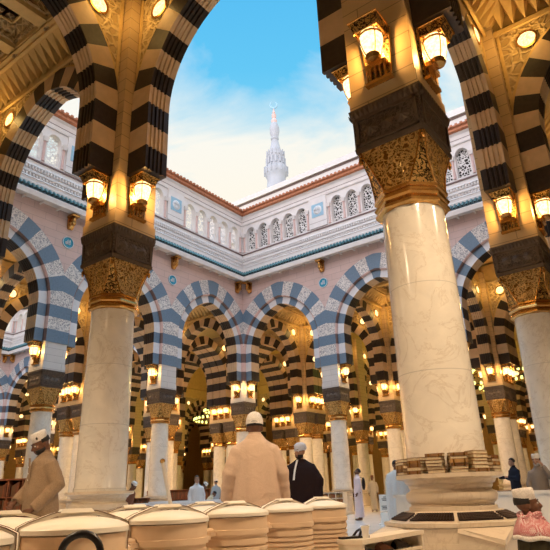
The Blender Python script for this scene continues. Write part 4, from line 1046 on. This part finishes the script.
# ------------------------------------------------------------------ people
slim = None
def smooth(a, b, x):
    t = max(0.0, min(1.0, (x-a)/(b-a))); return t*t*(3-2*t)
def person(label, x, y, dirv, Hh, skin='skin_mid', near=False, robe=None, sleeve=(.088, .078, .070, .062), cm='c_white', el=None, wr=None, pitch=0.0, yaw=0.0, lean=0.0,
           beard=None, hair='hair', headgear=None, gear_mat='cap_white', sit=0.0, collar=True, seed=0, stride=0.0, group=None, hand_dir=None, folds=1.0, extra=None, drop=.018):
    """dirv: the way the figure faces; robe: rings (z, half width, half depth, forward shift); local front is -Y, local +X is the figure's own left"""
    rz = math.atan2(dirv[0], -dirv[1]); s = Hh/1.75
    t = thing('person', label, 'person', (x, y, 0), rz, group)
    vx = .009 if near else .017
    q = random.Random(seed)
    el = el or ((.225, .03, 1.14), (-.225, .03, 1.14)); wr = wr or ((.22, -.03, .90), (-.22, -.03, .90))
    if robe is not None and robe is slim: sleeve = tuple(v*.78 for v in sleeve)
    NK = Vector((0, .0, 1.50))
    HM = Matrix.Translation((0, 0, -drop)) @ Matrix.Translation(NK) @ Matrix.Rotation(yaw, 4, 'Z') @ Matrix.Rotation(pitch, 4, 'X') @ Matrix.Translation(-NK)
    def bend(p):
        p = Vector(p)
        if sit: p.z -= sit*smooth(.05, .9, p.z) if p.z < .9 else sit
        if lean:
            a = lean*smooth(.85-sit, 1.25-sit, p.z); c = Vector((0, 0, .95-sit)); d = p-c
            p = c + Vector((d.x, d.y*math.cos(a)-d.z*math.sin(a), d.y*math.sin(a)+d.z*math.cos(a)))
        return p*s
    def fin(mb):
        mb.v = [tuple(bend(p)) for p in mb.v]; return mb
    # ---- the body, one skin
    b = MB()
    b.ell((0, .0, 1.26), (.155, .10, .19)); b.ell((0, -.01, 1.04), (.145, .11, .17)); b.ell((0, .01, .93), (.15, .115, .12))
    b.cap((-.12, .01, 1.375), (.12, .01, 1.375), .046, .046)
    b.cap((0, .02, 1.40), (0, .004, 1.57), .058, .052)
    h = MB()
    h.ell((0, .012, 1.655), (.075, .095, .096), n=20); h.ell((0, -.018, 1.605), (.064, .076, .098), n=20); h.ell((0, -.032, 1.556), (.049, .054, .042), n=16); h.ell((0, -.074, 1.534), (.021, .018, .018))
    h.cap((0, -.094, 1.637), (0, -.117, 1.596), .010, .0155, 8); h.ell((0, -.100, 1.592), (.021, .014, .010))
    h.ell((0, -.079, 1.650), (.052, .020, .013))
    for sx in (-1, 1): h.ell((sx*.040, -.062, 1.60), (.026, .024, .027)); h.ell((sx*.077, .018, 1.612), (.011, .022, .033))
    h.ell((0, -.094, 1.566), (.025, .012, .008)); h.ell((0, -.091, 1.556), (.022, .012, .008))
    h.v = [tuple(HM @ Vector(p)) for p in h.v]; b.add(h.v, h.f, 0, True)
    for k, sx in enumerate((1, -1)):
        S = Vector((sx*.16, .01, 1.355)); E_ = Vector(el[k]); W = Vector(wr[k])
        b.cap(S, E_, .045, .040); b.cap(E_, W, .041, .028)
        d = (W-E_).normalized() if hand_dir is None or hand_dir[k] is None else Vector(hand_dir[k]).normalized()
        side = Vector((0, -1, 0)) - d*Vector((0, -1, 0)).dot(d)
        side = side.normalized() if side.length > .15 else Vector((sx, 0, 0))
        inn = d.cross(side); inn = inn if inn.x*sx < 0 else -inn
        P = W + d*.045
        b.cap(W, P, .027, .03); 
        for m_, L in ((-1.5, .062), (-.5, .074), (.5, .080), (1.5, .072)):
            r0 = P + side*(m_*.0185) + d*.035
            k1 = r0 + d*L*.55 + inn*.012; k2 = k1 + d*L*.38 + inn*.028
            b.cap(P + side*(m_*.014), r0, .0125, .0105, 8); b.cap(r0, k1, .0098, .009, 8); b.cap(k1, k2, .009, .0078, 8)
        T0 = W + d*.02 + side*.026; b.cap(T0, T0 + d*.035 + side*.026 + inn*.012, .012, .0105, 8); b.cap(T0 + d*.035 + side*.026 + inn*.012, T0 + d*.066 + side*.028 + inn*.026, .0105, .009, 8)
        if not sit:
            ft = stride*(1 if k == 0 else -1)
            b.cap((sx*.085, .01, .93), (sx*.095, -.02-ft*.5, .50), .082, .056); b.cap((sx*.095, -.02-ft*.5, .50), (sx*.10, .02-ft, .085), .054, .036)
            b.cap((sx*.10, .035-ft, .045), (sx*.115, -.14-ft, .03), .036, .028)
        else:
            kn = Vector((sx*.34, -.30, .98)); an = Vector((-sx*.10, -.34, .95))
            b.cap((sx*.09, -.02, .95), kn, .085, .06); b.cap(kn, an, .055, .04); b.cap(an, an+Vector((-sx*.10, -.02, -.01)), .036, .028)
    body = obj('body', fuse(fin(b), vx, [M[skin]], 'body', 4), t)
    # ---- robe and sleeves, one cloth surface
    robe = robe or [(.07, .25, .22, 0), (.35, .235, .20, 0), (.7, .22, .18, 0), (.95, .215, .17, 0), (1.12, .205, .155, 0), (1.28, .215, .145, 0), (1.38, .205, .13, 0), (1.43, .165, .11, .005), (1.47, .10, .085, .01), (1.50, .068, .068, .01)]
    c = MB(); rs = []; n = 48; ph = [q.uniform(0, 6.28) for _ in range(5)]
    zs = []
    for (za, *_), (zb, *_) in zip(robe, robe[1:]):
        m_ = max(1, int((zb-za)/.05)); zs += [za+(zb-za)*i/m_ for i in range(m_)]
    zs.append(robe[-1][0])
    def at_(z):
        for A, B in zip(robe, robe[1:]):
            if A[0] <= z <= B[0]+1e-9:
                u = (z-A[0])/(B[0]-A[0]); return [A[k]+(B[k]-A[k])*u for k in range(1, 4)]
        return robe[-1][1:]
    for z in zs:
        hx, hy, oy = at_(z); amp = folds*.042*(1-smooth(.95, 1.44, z))+.008*folds*(z < 1.42)
        ring = []
        for k in range(n):
            a = 2*math.pi*k/n
            f = 1 + amp*(math.sin(7*a+ph[0]+1.2*z)*.5+math.sin(11*a+ph[1]-2.0*z)*.35+math.sin(4*a+ph[2]+3*z)*.35)
            ring.append((hx*f*math.cos(a), oy+hy*f*math.sin(a), z))
        rs.append(ring)
    c.rings(rs, 0, True)
    for k, sx in enumerate((1, -1)):
        if sleeve is None: break
        S = Vector((sx*.155, .01, 1.355)); E_ = Vector(el[k]); W = Vector(wr[k])
        pts = []; rad = []
        for u in range(7):
            v = u/6; pts.append(S.lerp(E_, v)); rad.append(sleeve[0]+(sleeve[1]-sleeve[0])*v + (.003*math.sin(u*2.3+ph[3]) if folds else 0))
        for u in range(1, 8):
            v = u/7; pts.append(E_.lerp(W, v*.98)); rad.append(sleeve[2]+(sleeve[3]-sleeve[2])*v + (.003*math.sin(u*2.6+ph[4]) if folds else 0))
        c.ell(tuple(S), (.080, .08, .066)); c.tube(pts, rad, 14)
    o = obj('robe', fuse(fin(c), .011 if near else .02, [M[cm]], 'robe', 4), t)
    if collar:
        m_ = MB(); m_.lathe([(.062, 1.485), (.066, 1.49), (.064, 1.525), (.058, 1.525)], 20, 0, (0, .008, 0), cap=False); obj('collar', fin(m_).mesh('collar', [M[cm]]), o)
    def hd(mb):
        mb.v = [tuple(HM @ Vector(p)) for p in mb.v]; return fin(mb)
    # ---- face and hair
    for sx in (-1, 1):
        m_ = MB(); m_.ell((sx*.030, -.0795, 1.628), (.014, .0125, .008), n=10); e = obj('eye', hd(m_).mesh('eye', [M['eye']]), t)
        m_ = MB(); m_.ell((sx*.030, -.0895, 1.628), (.006, .004, .006), n=8); obj('iris', hd(m_).mesh('iris', [M['hair']]), e)
        m_ = MB(); m_.tube([(sx*.012, -.096, 1.651), (sx*.032, -.094, 1.657), (sx*.050, -.080, 1.650)], [.004, .0055, .003], 6); obj('eyebrow', hd(m_).mesh('eyebrow', [M['hair']]), t)
    m_ = MB(); m_.ell((0, -.0985, 1.562), (.021, .008, .0075), n=10); obj('lips', hd(m_).mesh('lips', [M['lip']]), t)
    def shell(cen, r, test, nm, mat, th=0.0):
        m_ = MB(); nn = 28; vs = []; fs = []
        for i in range(15):
            a = -math.pi/2+math.pi*i/14
            for k in range(nn): vs.append((cen[0]+r[0]*math.cos(a)*math.cos(2*math.pi*k/nn), cen[1]+r[1]*math.cos(a)*math.sin(2*math.pi*k/nn), cen[2]+r[2]*math.sin(a)))
        for i in range(14):
            for k in range(nn):
                f = (i*nn+k, i*nn+(k+1) % nn, (i+1)*nn+(k+1) % nn, (i+1)*nn+k)
                g = sum((Vector(vs[j]) for j in f), Vector())/4
                if test(g): fs.append(f)
        m_.add(vs, fs, 0, True)
        oo = obj(nm, hd(m_).mesh(nm, [M[mat]]), t); md = oo.modifiers.new('s', 'SOLIDIFY'); md.thickness = .008; md.offset = 0
        return oo
    if hair: shell((0, .014, 1.655), (.080, .100, .099), lambda g: g.z > 1.632 and (g.y > -.01 or g.z > 1.70) and not (g.y < -.035 and g.z < 1.715) and (g.y > .03 or abs(g.x) < .072 or g.z > 1.64), 'hair', hair)
    if beard: shell((0, -.022, 1.575), (.064, .078, .072), lambda g: g.z < 1.582 and g.y < .01 and not (abs(g.x) < .030 and g.z > 1.548), 'beard', beard)
    # ---- headgear
    if headgear == 'kufi':
        m_ = MB(); m_.lathe([(.088, 1.665), (.090, 1.67), (.0915, 1.735), (.089, 1.757), (.078, 1.768), (.0001, 1.772)], 28, 0, (0, .012, 0), sx=.91, sy=1.06, cap=False); hd(m_); g = obj('prayer_cap', m_.mesh('prayer_cap', [M[gear_mat]]), t)
        m_ = MB(); m_.ell((.0858*.95*.86, -.045, 1.705), (.006, .014, .017), n=8); obj('emblem', hd(m_).mesh('emblem', [M['hair']]), g) if extra == 'emblem' else None
    elif headgear == 'dome':
        m_ = MB(); m_.lathe([(.088, 1.655), (.0915, 1.665), (.091, 1.688), (.0855, 1.72), (.070, 1.752), (.045, 1.772), (.018, 1.781), (.0001, 1.782)], 28, 0, (0, .012, 0), sx=.95, sy=1.13, cap=False); g = obj('knit_cap', hd(m_).mesh('knit_cap', [M[gear_mat]]), t)
        m_ = MB(); m_.lathe([(.090, 1.653), (.0935, 1.656), (.0935, 1.672), (.090, 1.675)], 28, 0, (0, .012, 0), sx=.95, sy=1.13, cap=False); obj('cap_band', hd(m_).mesh('cap_band', [M[gear_mat]]), g)
    elif headgear == 'turban':
        m_ = MB(); m_.lathe([(.080, 1.650), (.092, 1.66), (.100, 1.69), (.100, 1.725), (.086, 1.758), (.055, 1.780), (.0001, 1.788)], 28, 0, (0, .014, 0), sx=.95, sy=1.1, cap=False)
        for k in range(5):
            a0 = k*1.3; tl = .012*(k-2)
            m_.tube([(.094*math.cos(a), .014+.100*1.06*math.sin(a), 1.695+tl*1.3+.022*math.sin(a+a0)) for a in [2*math.pi*i/24 for i in range(25)]], .011, 7)
        obj('turban', hd(m_).mesh('turban', [M[gear_mat]]), t)
    return t, fin, hd
CAMD = lambda x, y: Vector((2.386-x, -6.247-y, 0)).normalized()
LEFT = Vector((-.805, -.593, 0)); RIGHT = -LEFT
def face(x, y, side, cam_): return LEFT*side + CAMD(x, y)*cam_

# the man in the taupe robe, looking down at a cooler
t, fin, hd = person('man in a taupe robe and white cap looking down beside the polished column', -3.84, -2.38, face(-3.9, -2.4, .80, .60), 1.72, 'skin_dark', True, cm='c_taupe', beard='hair', headgear='kufi', extra='emblem', pitch=.42, yaw=-.05, lean=.06,
    robe=[(.07, .26, .24, 0), (.5, .235, .205, 0), (.9, .225, .185, -.01), (1.05, .215, .175, -.02), (1.2, .205, .155, -.01), (1.32, .21, .14, 0), (1.40, .185, .125, 0), (1.45, .11, .09, .008), (1.50, .072, .07, .01)],
    el=((.275, .06, 1.13), (-.24, -.05, 1.14)), wr=((.20, -.18, .88), (-.12, -.26, .96)), seed=4, folds=1.2)
m_ = MB(); m_.bx(-.012, .012, -.176, -.160, 1.12, 1.44); o = obj('placket', fin(m_).mesh('placket', [M['c_taupe']]), t)
m_ = MB()
for z in (1.2, 1.27, 1.34): m_.ell((0, -.178, z), (.006, .004, .006), n=8)
obj('buttons', fin(m_).mesh('buttons', [M['paper']]), o)

# the man in the beige robe, seen from behind
t, fin, hd = person('man in a beige robe and knit cap seen from behind, past the coolers', -1.29, -1.70, -CAMD(-1.33, -1.72)+LEFT*.10, 1.735, 'skin_dark', True, cm='c_beige', headgear='dome', hair='hair', yaw=-.12,
    robe=[(.07, .27, .26, 0), (.5, .25, .23, 0), (.85, .235, .21, 0), (1.0, .23, .20, 0), (1.15, .22, .18, 0), (1.28, .22, .16, 0), (1.36, .205, .14, 0), (1.42, .165, .115, .005), (1.46, .105, .09, .01), (1.51, .070, .07, .01)],
    el=((.255, .03, 1.13), (-.255, .03, 1.13)), wr=((.285, -.05, .88), (-.29, -.05, .88)), sleeve=(.088, .080, .072, .062), seed=9, folds=1.3, drop=.05)
# the man in the black cloak
t, fin, hd = person('man in a black cloak and white turban standing between two columns', -3.33, 2.04, face(-3.3, 2.0, .38, .92), 1.735, 'skin_mid', True, cm='c_black', headgear='turban', gear_mat='turban', beard='hair', hair=None,
    robe=[(.07, .36, .26, 0), (.6, .36, .25, 0), (.95, .37, .25, 0), (1.1, .36, .24, 0), (1.25, .325, .21, 0), (1.34, .285, .175, 0), (1.40, .23, .14, .005), (1.45, .13, .105, .01), (1.49, .075, .075, .01)],
    el=((.29, .0, 1.13), (-.29, .0, 1.13)), wr=((.22, -.02, .90), (-.24, -.02, .90)), sleeve=(.10, .11, .11, .14), seed=2, folds=.6, yaw=-.35, collar=False)
m_ = MB(); m_.rings([[(x0-.017, y0, z), (x0+.015, y0, z), (x0+.015, y0+.03, z), (x0-.017, y0+.03, z)] for x0, y0, z in ((-.02, -.085, 1.475), (-.022, -.142, 1.40), (-.028, -.19, 1.31), (-.034, -.222, 1.22), (-.038, -.238, 1.15))], 0, True)
obj('white_shirt_front', fin(m_).mesh('white_shirt_front', [M['c_white']]), t)

# the seated man in the checked shawl
t, fin, hd = person('seated man in a white cap and red checked shawl beside the marble podium', 1.085, -1.22, face(1.1, -1.2, -.96, .16), 1.50, 'skin_dark', True, cm='c_olive', headgear='kufi', sit=.69, hair='hair', pitch=-.10, yaw=.0,
    robe=[(.70, .38, .38, -.10), (.8, .37, .37, -.10), (.9, .34, .33, -.08), (1.0, .25, .22, -.03), (1.15, .225, .17, 0), (1.30, .225, .15, 0), (1.39, .20, .13, 0), (1.44, .13, .10, .005), (1.48, .078, .075, .01)],
    el=((.235, .0, 1.13), (-.235, .0, 1.13)), wr=((.10, -.22, 1.02), (-.10, -.22, 1.02)), seed=6, folds=.7, collar=False)
sh = MB()
def drape(rows, n=40, ph=.7):
    out = []
    for z, hx, hy, oy, amp in rows:
        out.append([(hx*(1+amp*math.sin(9*a+ph))*math.cos(a), oy+hy*(1+amp*math.sin(9*a+ph))*math.sin(a), z+amp*.35*math.sin(6*a+ph*3)) for a in [2*math.pi*k/n for k in range(n)]])
    return out
sh.rings(drape([(1.355, .275, .178, .0, .02), (1.39, .262, .168, .0, .02), (1.42, .232, .155, .002, .02), (1.445, .19, .14, .005, .03), (1.47, .14, .12, .01, .04), (1.505, .095, .098, .012, .05), (1.535, .078, .084, .014, .05)]), 0, True, False)
o = obj('checked_shawl', fin(sh).mesh('checked_shawl', [M['c_check']]), t); md = o.modifiers.new('s', 'SOLIDIFY'); md.thickness = .012
for k in range(2):
    m_ = MB(); a0 = (.0, .5)[k]
    m_.tube([(.088*math.cos(a), .012+.092*math.sin(a), 1.515-.030*k+.016*math.sin(a*2+a0)) for a in [2*math.pi*i/28 for i in range(29)]], .020, 9); obj('shawl_roll', fin(m_).mesh('shawl_roll', [M['c_check']]), o)
m_ = MB(); m_.tube([(-.07, -.075, 1.50), (-.055, -.13, 1.40), (-.05, -.178, 1.28), (-.05, -.20, 1.12), (-.05, -.21, 1.0)], [.03, .04, .045, .05, .05], 10, flat=.45); obj('shawl_end', fin(m_).mesh('shawl_end', [M['c_check']]), o)
m_ = MB(); m_.tube([(.07, -.075, 1.50), (.06, -.13, 1.40), (.055, -.178, 1.28), (.055, -.20, 1.12), (.055, -.21, 1.0)], [.03, .04, .045, .05, .05], 10, flat=.45); obj('shawl_end', fin(m_).mesh('shawl_end', [M['c_check']]), o)
m_ = MB(); m_.rings(drape([(1.32, .280, .184, .0, .02), (1.357, .279, .181, .0, .02)]), 0, True, False); e = obj('white_border', fin(m_).mesh('white_border', [M['cap_white']]), o); md = e.modifiers.new('s', 'SOLIDIFY'); md.thickness = .014

# people standing in the court
slim = [(.10, .185, .17, 0), (.5, .17, .155, 0), (.9, .165, .145, 0), (1.15, .165, .13, 0), (1.3, .185, .13, 0), (1.38, .175, .115, 0), (1.44, .11, .09, .008), (1.49, .07, .07, .01)]
person('man in a long pale pink robe with a dark bag on his back', -8.22, 12.66, face(-8.2, 12.6, 1.0, .15), 1.74, 'skin_dark', cm='c_pink', robe=slim, pitch=-.25, seed=11, el=((.22, .03, 1.13), (-.22, .03, 1.13)), wr=((.20, -.08, .90), (-.20, -.08, .90)))
t = thing('shoulder_bag', 'dark bag carried on the back of the man in pink', 'bag', (-8.10, 12.74, 1.06), math.atan2(*(face(-8.2, 12.6, 1.0, .15)[0], -face(-8.2, 12.6, 1.0, .15)[1])))
mb = MB(); mb.ell((0, .07, .14), (.15, .06, .22)); obj('bag_body', mb.mesh('bag_body', [M['black']]), t)
mb = MB(); mb.tube([(.1, .05, .30), (.11, -.05, .36), (.12, -.14, .30), (.12, -.17, .15)], .014, 6); obj('strap', mb.mesh('strap', [M['black']]), t)
person('man in a sand robe standing far across the court, hands at his sides', -11.65, 20.27, face(-13.7, 22.4, .1, 1), 1.68, 'skin_dark', cm='c_sand', robe=slim, seed=12, hair='hair', headgear='kufi', gear_mat='c_brown')
person('man draped in white towelling seen from behind, beside the stacked books', -4.91, 8.96, -CAMD(-4.7, 9.1)+RIGHT*.3, 1.73, 'skin_dark', cm='c_sheer', seed=13, folds=2.2, hair='hair', collar=False, pitch=.12,
       robe=[(.12, .33, .28, 0), (.5, .34, .28, 0), (.9, .33, .26, 0), (1.15, .31, .22, 0), (1.3, .28, .18, 0), (1.38, .22, .15, 0), (1.44, .13, .10, .008), (1.48, .075, .075, .01)], sleeve=(.11, .11, .11, .12), wr=((.26, -.14, .98), (-.26, -.14, .98)))
t, fin, hd = person('man in a dark jacket holding a camera at his chest', -2.60, 12.02, face(-2.6, 12.0, .95, .25), 1.73, 'skin_mid', cm='c_navy', robe=slim, seed=14, hair='hair', pitch=.12, el=((.22, -.02, 1.14), (-.22, -.02, 1.14)), wr=((.06, -.27, 1.20), (-.06, -.27, 1.20)))
d_ = face(-2.6, 12.0, .95, .25).normalized()
t = thing('camera_in_hand', 'black camera held by the man in the dark jacket', 'camera', (-2.60+d_.x*.40, 12.02+d_.y*.40, 1.13), math.atan2(d_.x, -d_.y))
mb = MB(); mb.bx(-.07, .07, -.03, .03, 0, .09); mb.bx(-.025, .025, -.025, .025, .09, .115); obj('camera_case', mb.mesh('camera_case', [M['black']]), t)
mb = MB(); mb.lathe([(.034, 0), (.036, .05), (.03, .08), (.0001, .08)], 16, 0, M=TR(0, -.03, .045, 0, math.pi/2)); obj('lens', mb.mesh('lens', [M['black']]), t)
CX, CY = -.33, 5.28
person('man in a grey jacket and white cap with one arm raised, behind the marble counter', CX, CY, face(-1.6, 12.5, .3, .9), 1.47, 'skin_mid', cm='c_grey', robe=slim, seed=15, headgear='kufi', beard='beard_grey', el=((.30, -.12, 1.22), (-.24, -.02, 1.13)), wr=((.16, -.16, 1.50), (-.20, -.10, .90)))
person('boy in a white robe facing the viewer, between the white benches', -9.05, 5.38, face(-9, 5.4, -.1, 1), 1.50, 'skin_mid', cm='c_white', robe=slim, seed=16, hair='hair')
person('man in a blue-grey robe and white cap walking away past the court corner', -16.6, 14.3, -CAMD(-16.6, 14.3)+LEFT*.5, 1.70, 'skin_mid', cm='c_bluegrey', robe=slim, seed=17, headgear='kufi', stride=.12)
person('small man in brown with a white cap by the slanting pole', -10.6, 4.35, face(-10.6, 4.3, -.9, .4), 1.42, 'skin_dark', cm='c_brown', robe=slim, seed=18, headgear='kufi', pitch=.3, lean=.25)
person('man in white bending forward by the foot of the sky-lit side column', -12.3, 8.7, face(-12.3, 8.7, -1, .2), 1.50, 'skin_dark', cm='c_white', robe=slim, seed=19, headgear='kufi', lean=.45, pitch=.3)
person('man in a tan robe bending low beside the man in white', -11.2, 8.0, face(-11, 8, -.8, -.4), 1.22, 'skin_dark', cm='c_sand', robe=slim, seed=20, hair='hair', lean=.6, pitch=.3)
# ------------------------------------------------------------------ sky
def make_world():
    w = bpy.data.worlds.new('sky'); SC.world = w; w.use_nodes = True
    nt = w.node_tree; nt.nodes.clear()
    N = nt.nodes.new; Lk = nt.links.new
    def mth(op, a, b=0.0):
        n = N('ShaderNodeMath'); n.operation = op
        for k, v in ((0, a), (1, b)):
            if isinstance(v, bpy.types.NodeSocket): Lk(v, n.inputs[k])
            else: n.inputs[k].default_value = v
        return n.outputs[0]
    def ramp(f, st):
        n = N('ShaderNodeValToRGB'); Lk(f, n.inputs[0]); cr = n.color_ramp
        while len(cr.elements) < len(st): cr.elements.new(.5)
        for e, (p, c) in zip(cr.elements, st): e.position = p; e.color = (*c, 1)
        return n.outputs[0]
    def mix(f, a, b):
        n = N('ShaderNodeMix'); n.data_type = 'RGBA'; Lk(f, n.inputs[0]); Lk(a, n.inputs[6]); Lk(b, n.inputs[7]); return n.outputs[2]
    tc = N('ShaderNodeTexCoord').outputs['Generated']
    sp = N('ShaderNodeSeparateXYZ'); Lk(tc, sp.inputs[0])
    z = sp.outputs[2]
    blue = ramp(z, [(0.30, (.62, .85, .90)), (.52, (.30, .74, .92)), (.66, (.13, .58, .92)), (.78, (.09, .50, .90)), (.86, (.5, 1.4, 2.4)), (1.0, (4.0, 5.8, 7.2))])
    cloudc = ramp(z, [(.2, (1.0, .90, .74)), (.5, (1.0, .95, .83)), (.7, (.93, .96, .95))])
    # drifting clouds on a flat layer overhead
    den = mth('MAXIMUM', z, .12)
    px = mth('DIVIDE', sp.outputs[0], den); py = mth('DIVIDE', sp.outputs[1], den)
    cv = N('ShaderNodeCombineXYZ'); Lk(px, cv.inputs[0]); Lk(py, cv.inputs[1])
    nz = N('ShaderNodeTexNoise'); Lk(cv.outputs[0], nz.inputs[0]); nz.inputs['Scale'].default_value = 1.7; nz.inputs['Detail'].default_value = 7.0; nz.inputs['Roughness'].default_value = .55; nz.inputs['Distortion'].default_value = .5
    low = ramp(z, [(.38, (.66, .66, .66)), (.50, (.41, .41, .41)), (.60, (.20, .20, .20)), (.72, (.0, .0, .0))])
    amt = mth('ADD', mth('MULTIPLY', nz.outputs[0], .95), low)
    cl = ramp(amt, [(.50, (0, 0, 0)), (.76, (1, 1, 1))])
    sky = mix(cl, blue, cloudc)
    # the side of the sky behind the viewer glows with the low sun
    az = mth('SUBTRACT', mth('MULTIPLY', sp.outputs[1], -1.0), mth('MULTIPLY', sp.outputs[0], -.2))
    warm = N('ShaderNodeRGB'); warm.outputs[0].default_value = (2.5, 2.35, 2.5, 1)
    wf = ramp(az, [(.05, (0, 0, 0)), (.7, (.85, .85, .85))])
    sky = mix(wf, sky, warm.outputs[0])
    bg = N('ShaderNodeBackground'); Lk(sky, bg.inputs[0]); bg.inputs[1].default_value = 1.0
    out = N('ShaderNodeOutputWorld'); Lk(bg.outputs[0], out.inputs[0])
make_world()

# ------------------------------------------------------------------ camera
cd = bpy.data.cameras.new('camera'); cam = bpy.data.objects.new('camera', cd); COL.objects.link(cam); SC.camera = cam
cd.sensor_width = 36.0; cd.sensor_fit = 'HORIZONTAL'; cd.lens = 36.0*562.81/550; cd.clip_start = .05; cd.clip_end = 600
yaw, pitch, roll = R(36.398), R(21.3555), R(-2.0534)
fwd = Vector((-math.sin(yaw)*math.cos(pitch), math.cos(yaw)*math.cos(pitch), math.sin(pitch)))
r0 = Vector((math.cos(yaw), math.sin(yaw), 0)); u0 = r0.cross(fwd)
rr = r0*math.cos(roll) + u0*math.sin(roll); uu = u0*math.cos(roll) - r0*math.sin(roll)
cam.matrix_world = Matrix(((rr.x, uu.x, -fwd.x, 2.386), (rr.y, uu.y, -fwd.y, -6.247), (rr.z, uu.z, -fwd.z, .92), (0, 0, 0, 1)))

vs = SC.view_settings; vs.view_transform = 'Standard'; vs.look = 'None'; vs.exposure = 0.0; vs.gamma = 1.0; vs.use_curve_mapping = False
cy = SC.cycles
cy.use_denoising = True; cy.denoiser = 'OPENIMAGEDENOISE'; cy.use_light_tree = True
cy.max_bounces = 6; cy.diffuse_bounces = 3; cy.glossy_bounces = 3; cy.transparent_max_bounces = 10; cy.sample_clamp_indirect = 6.0
cy.caustics_reflective = False; cy.caustics_refractive = False
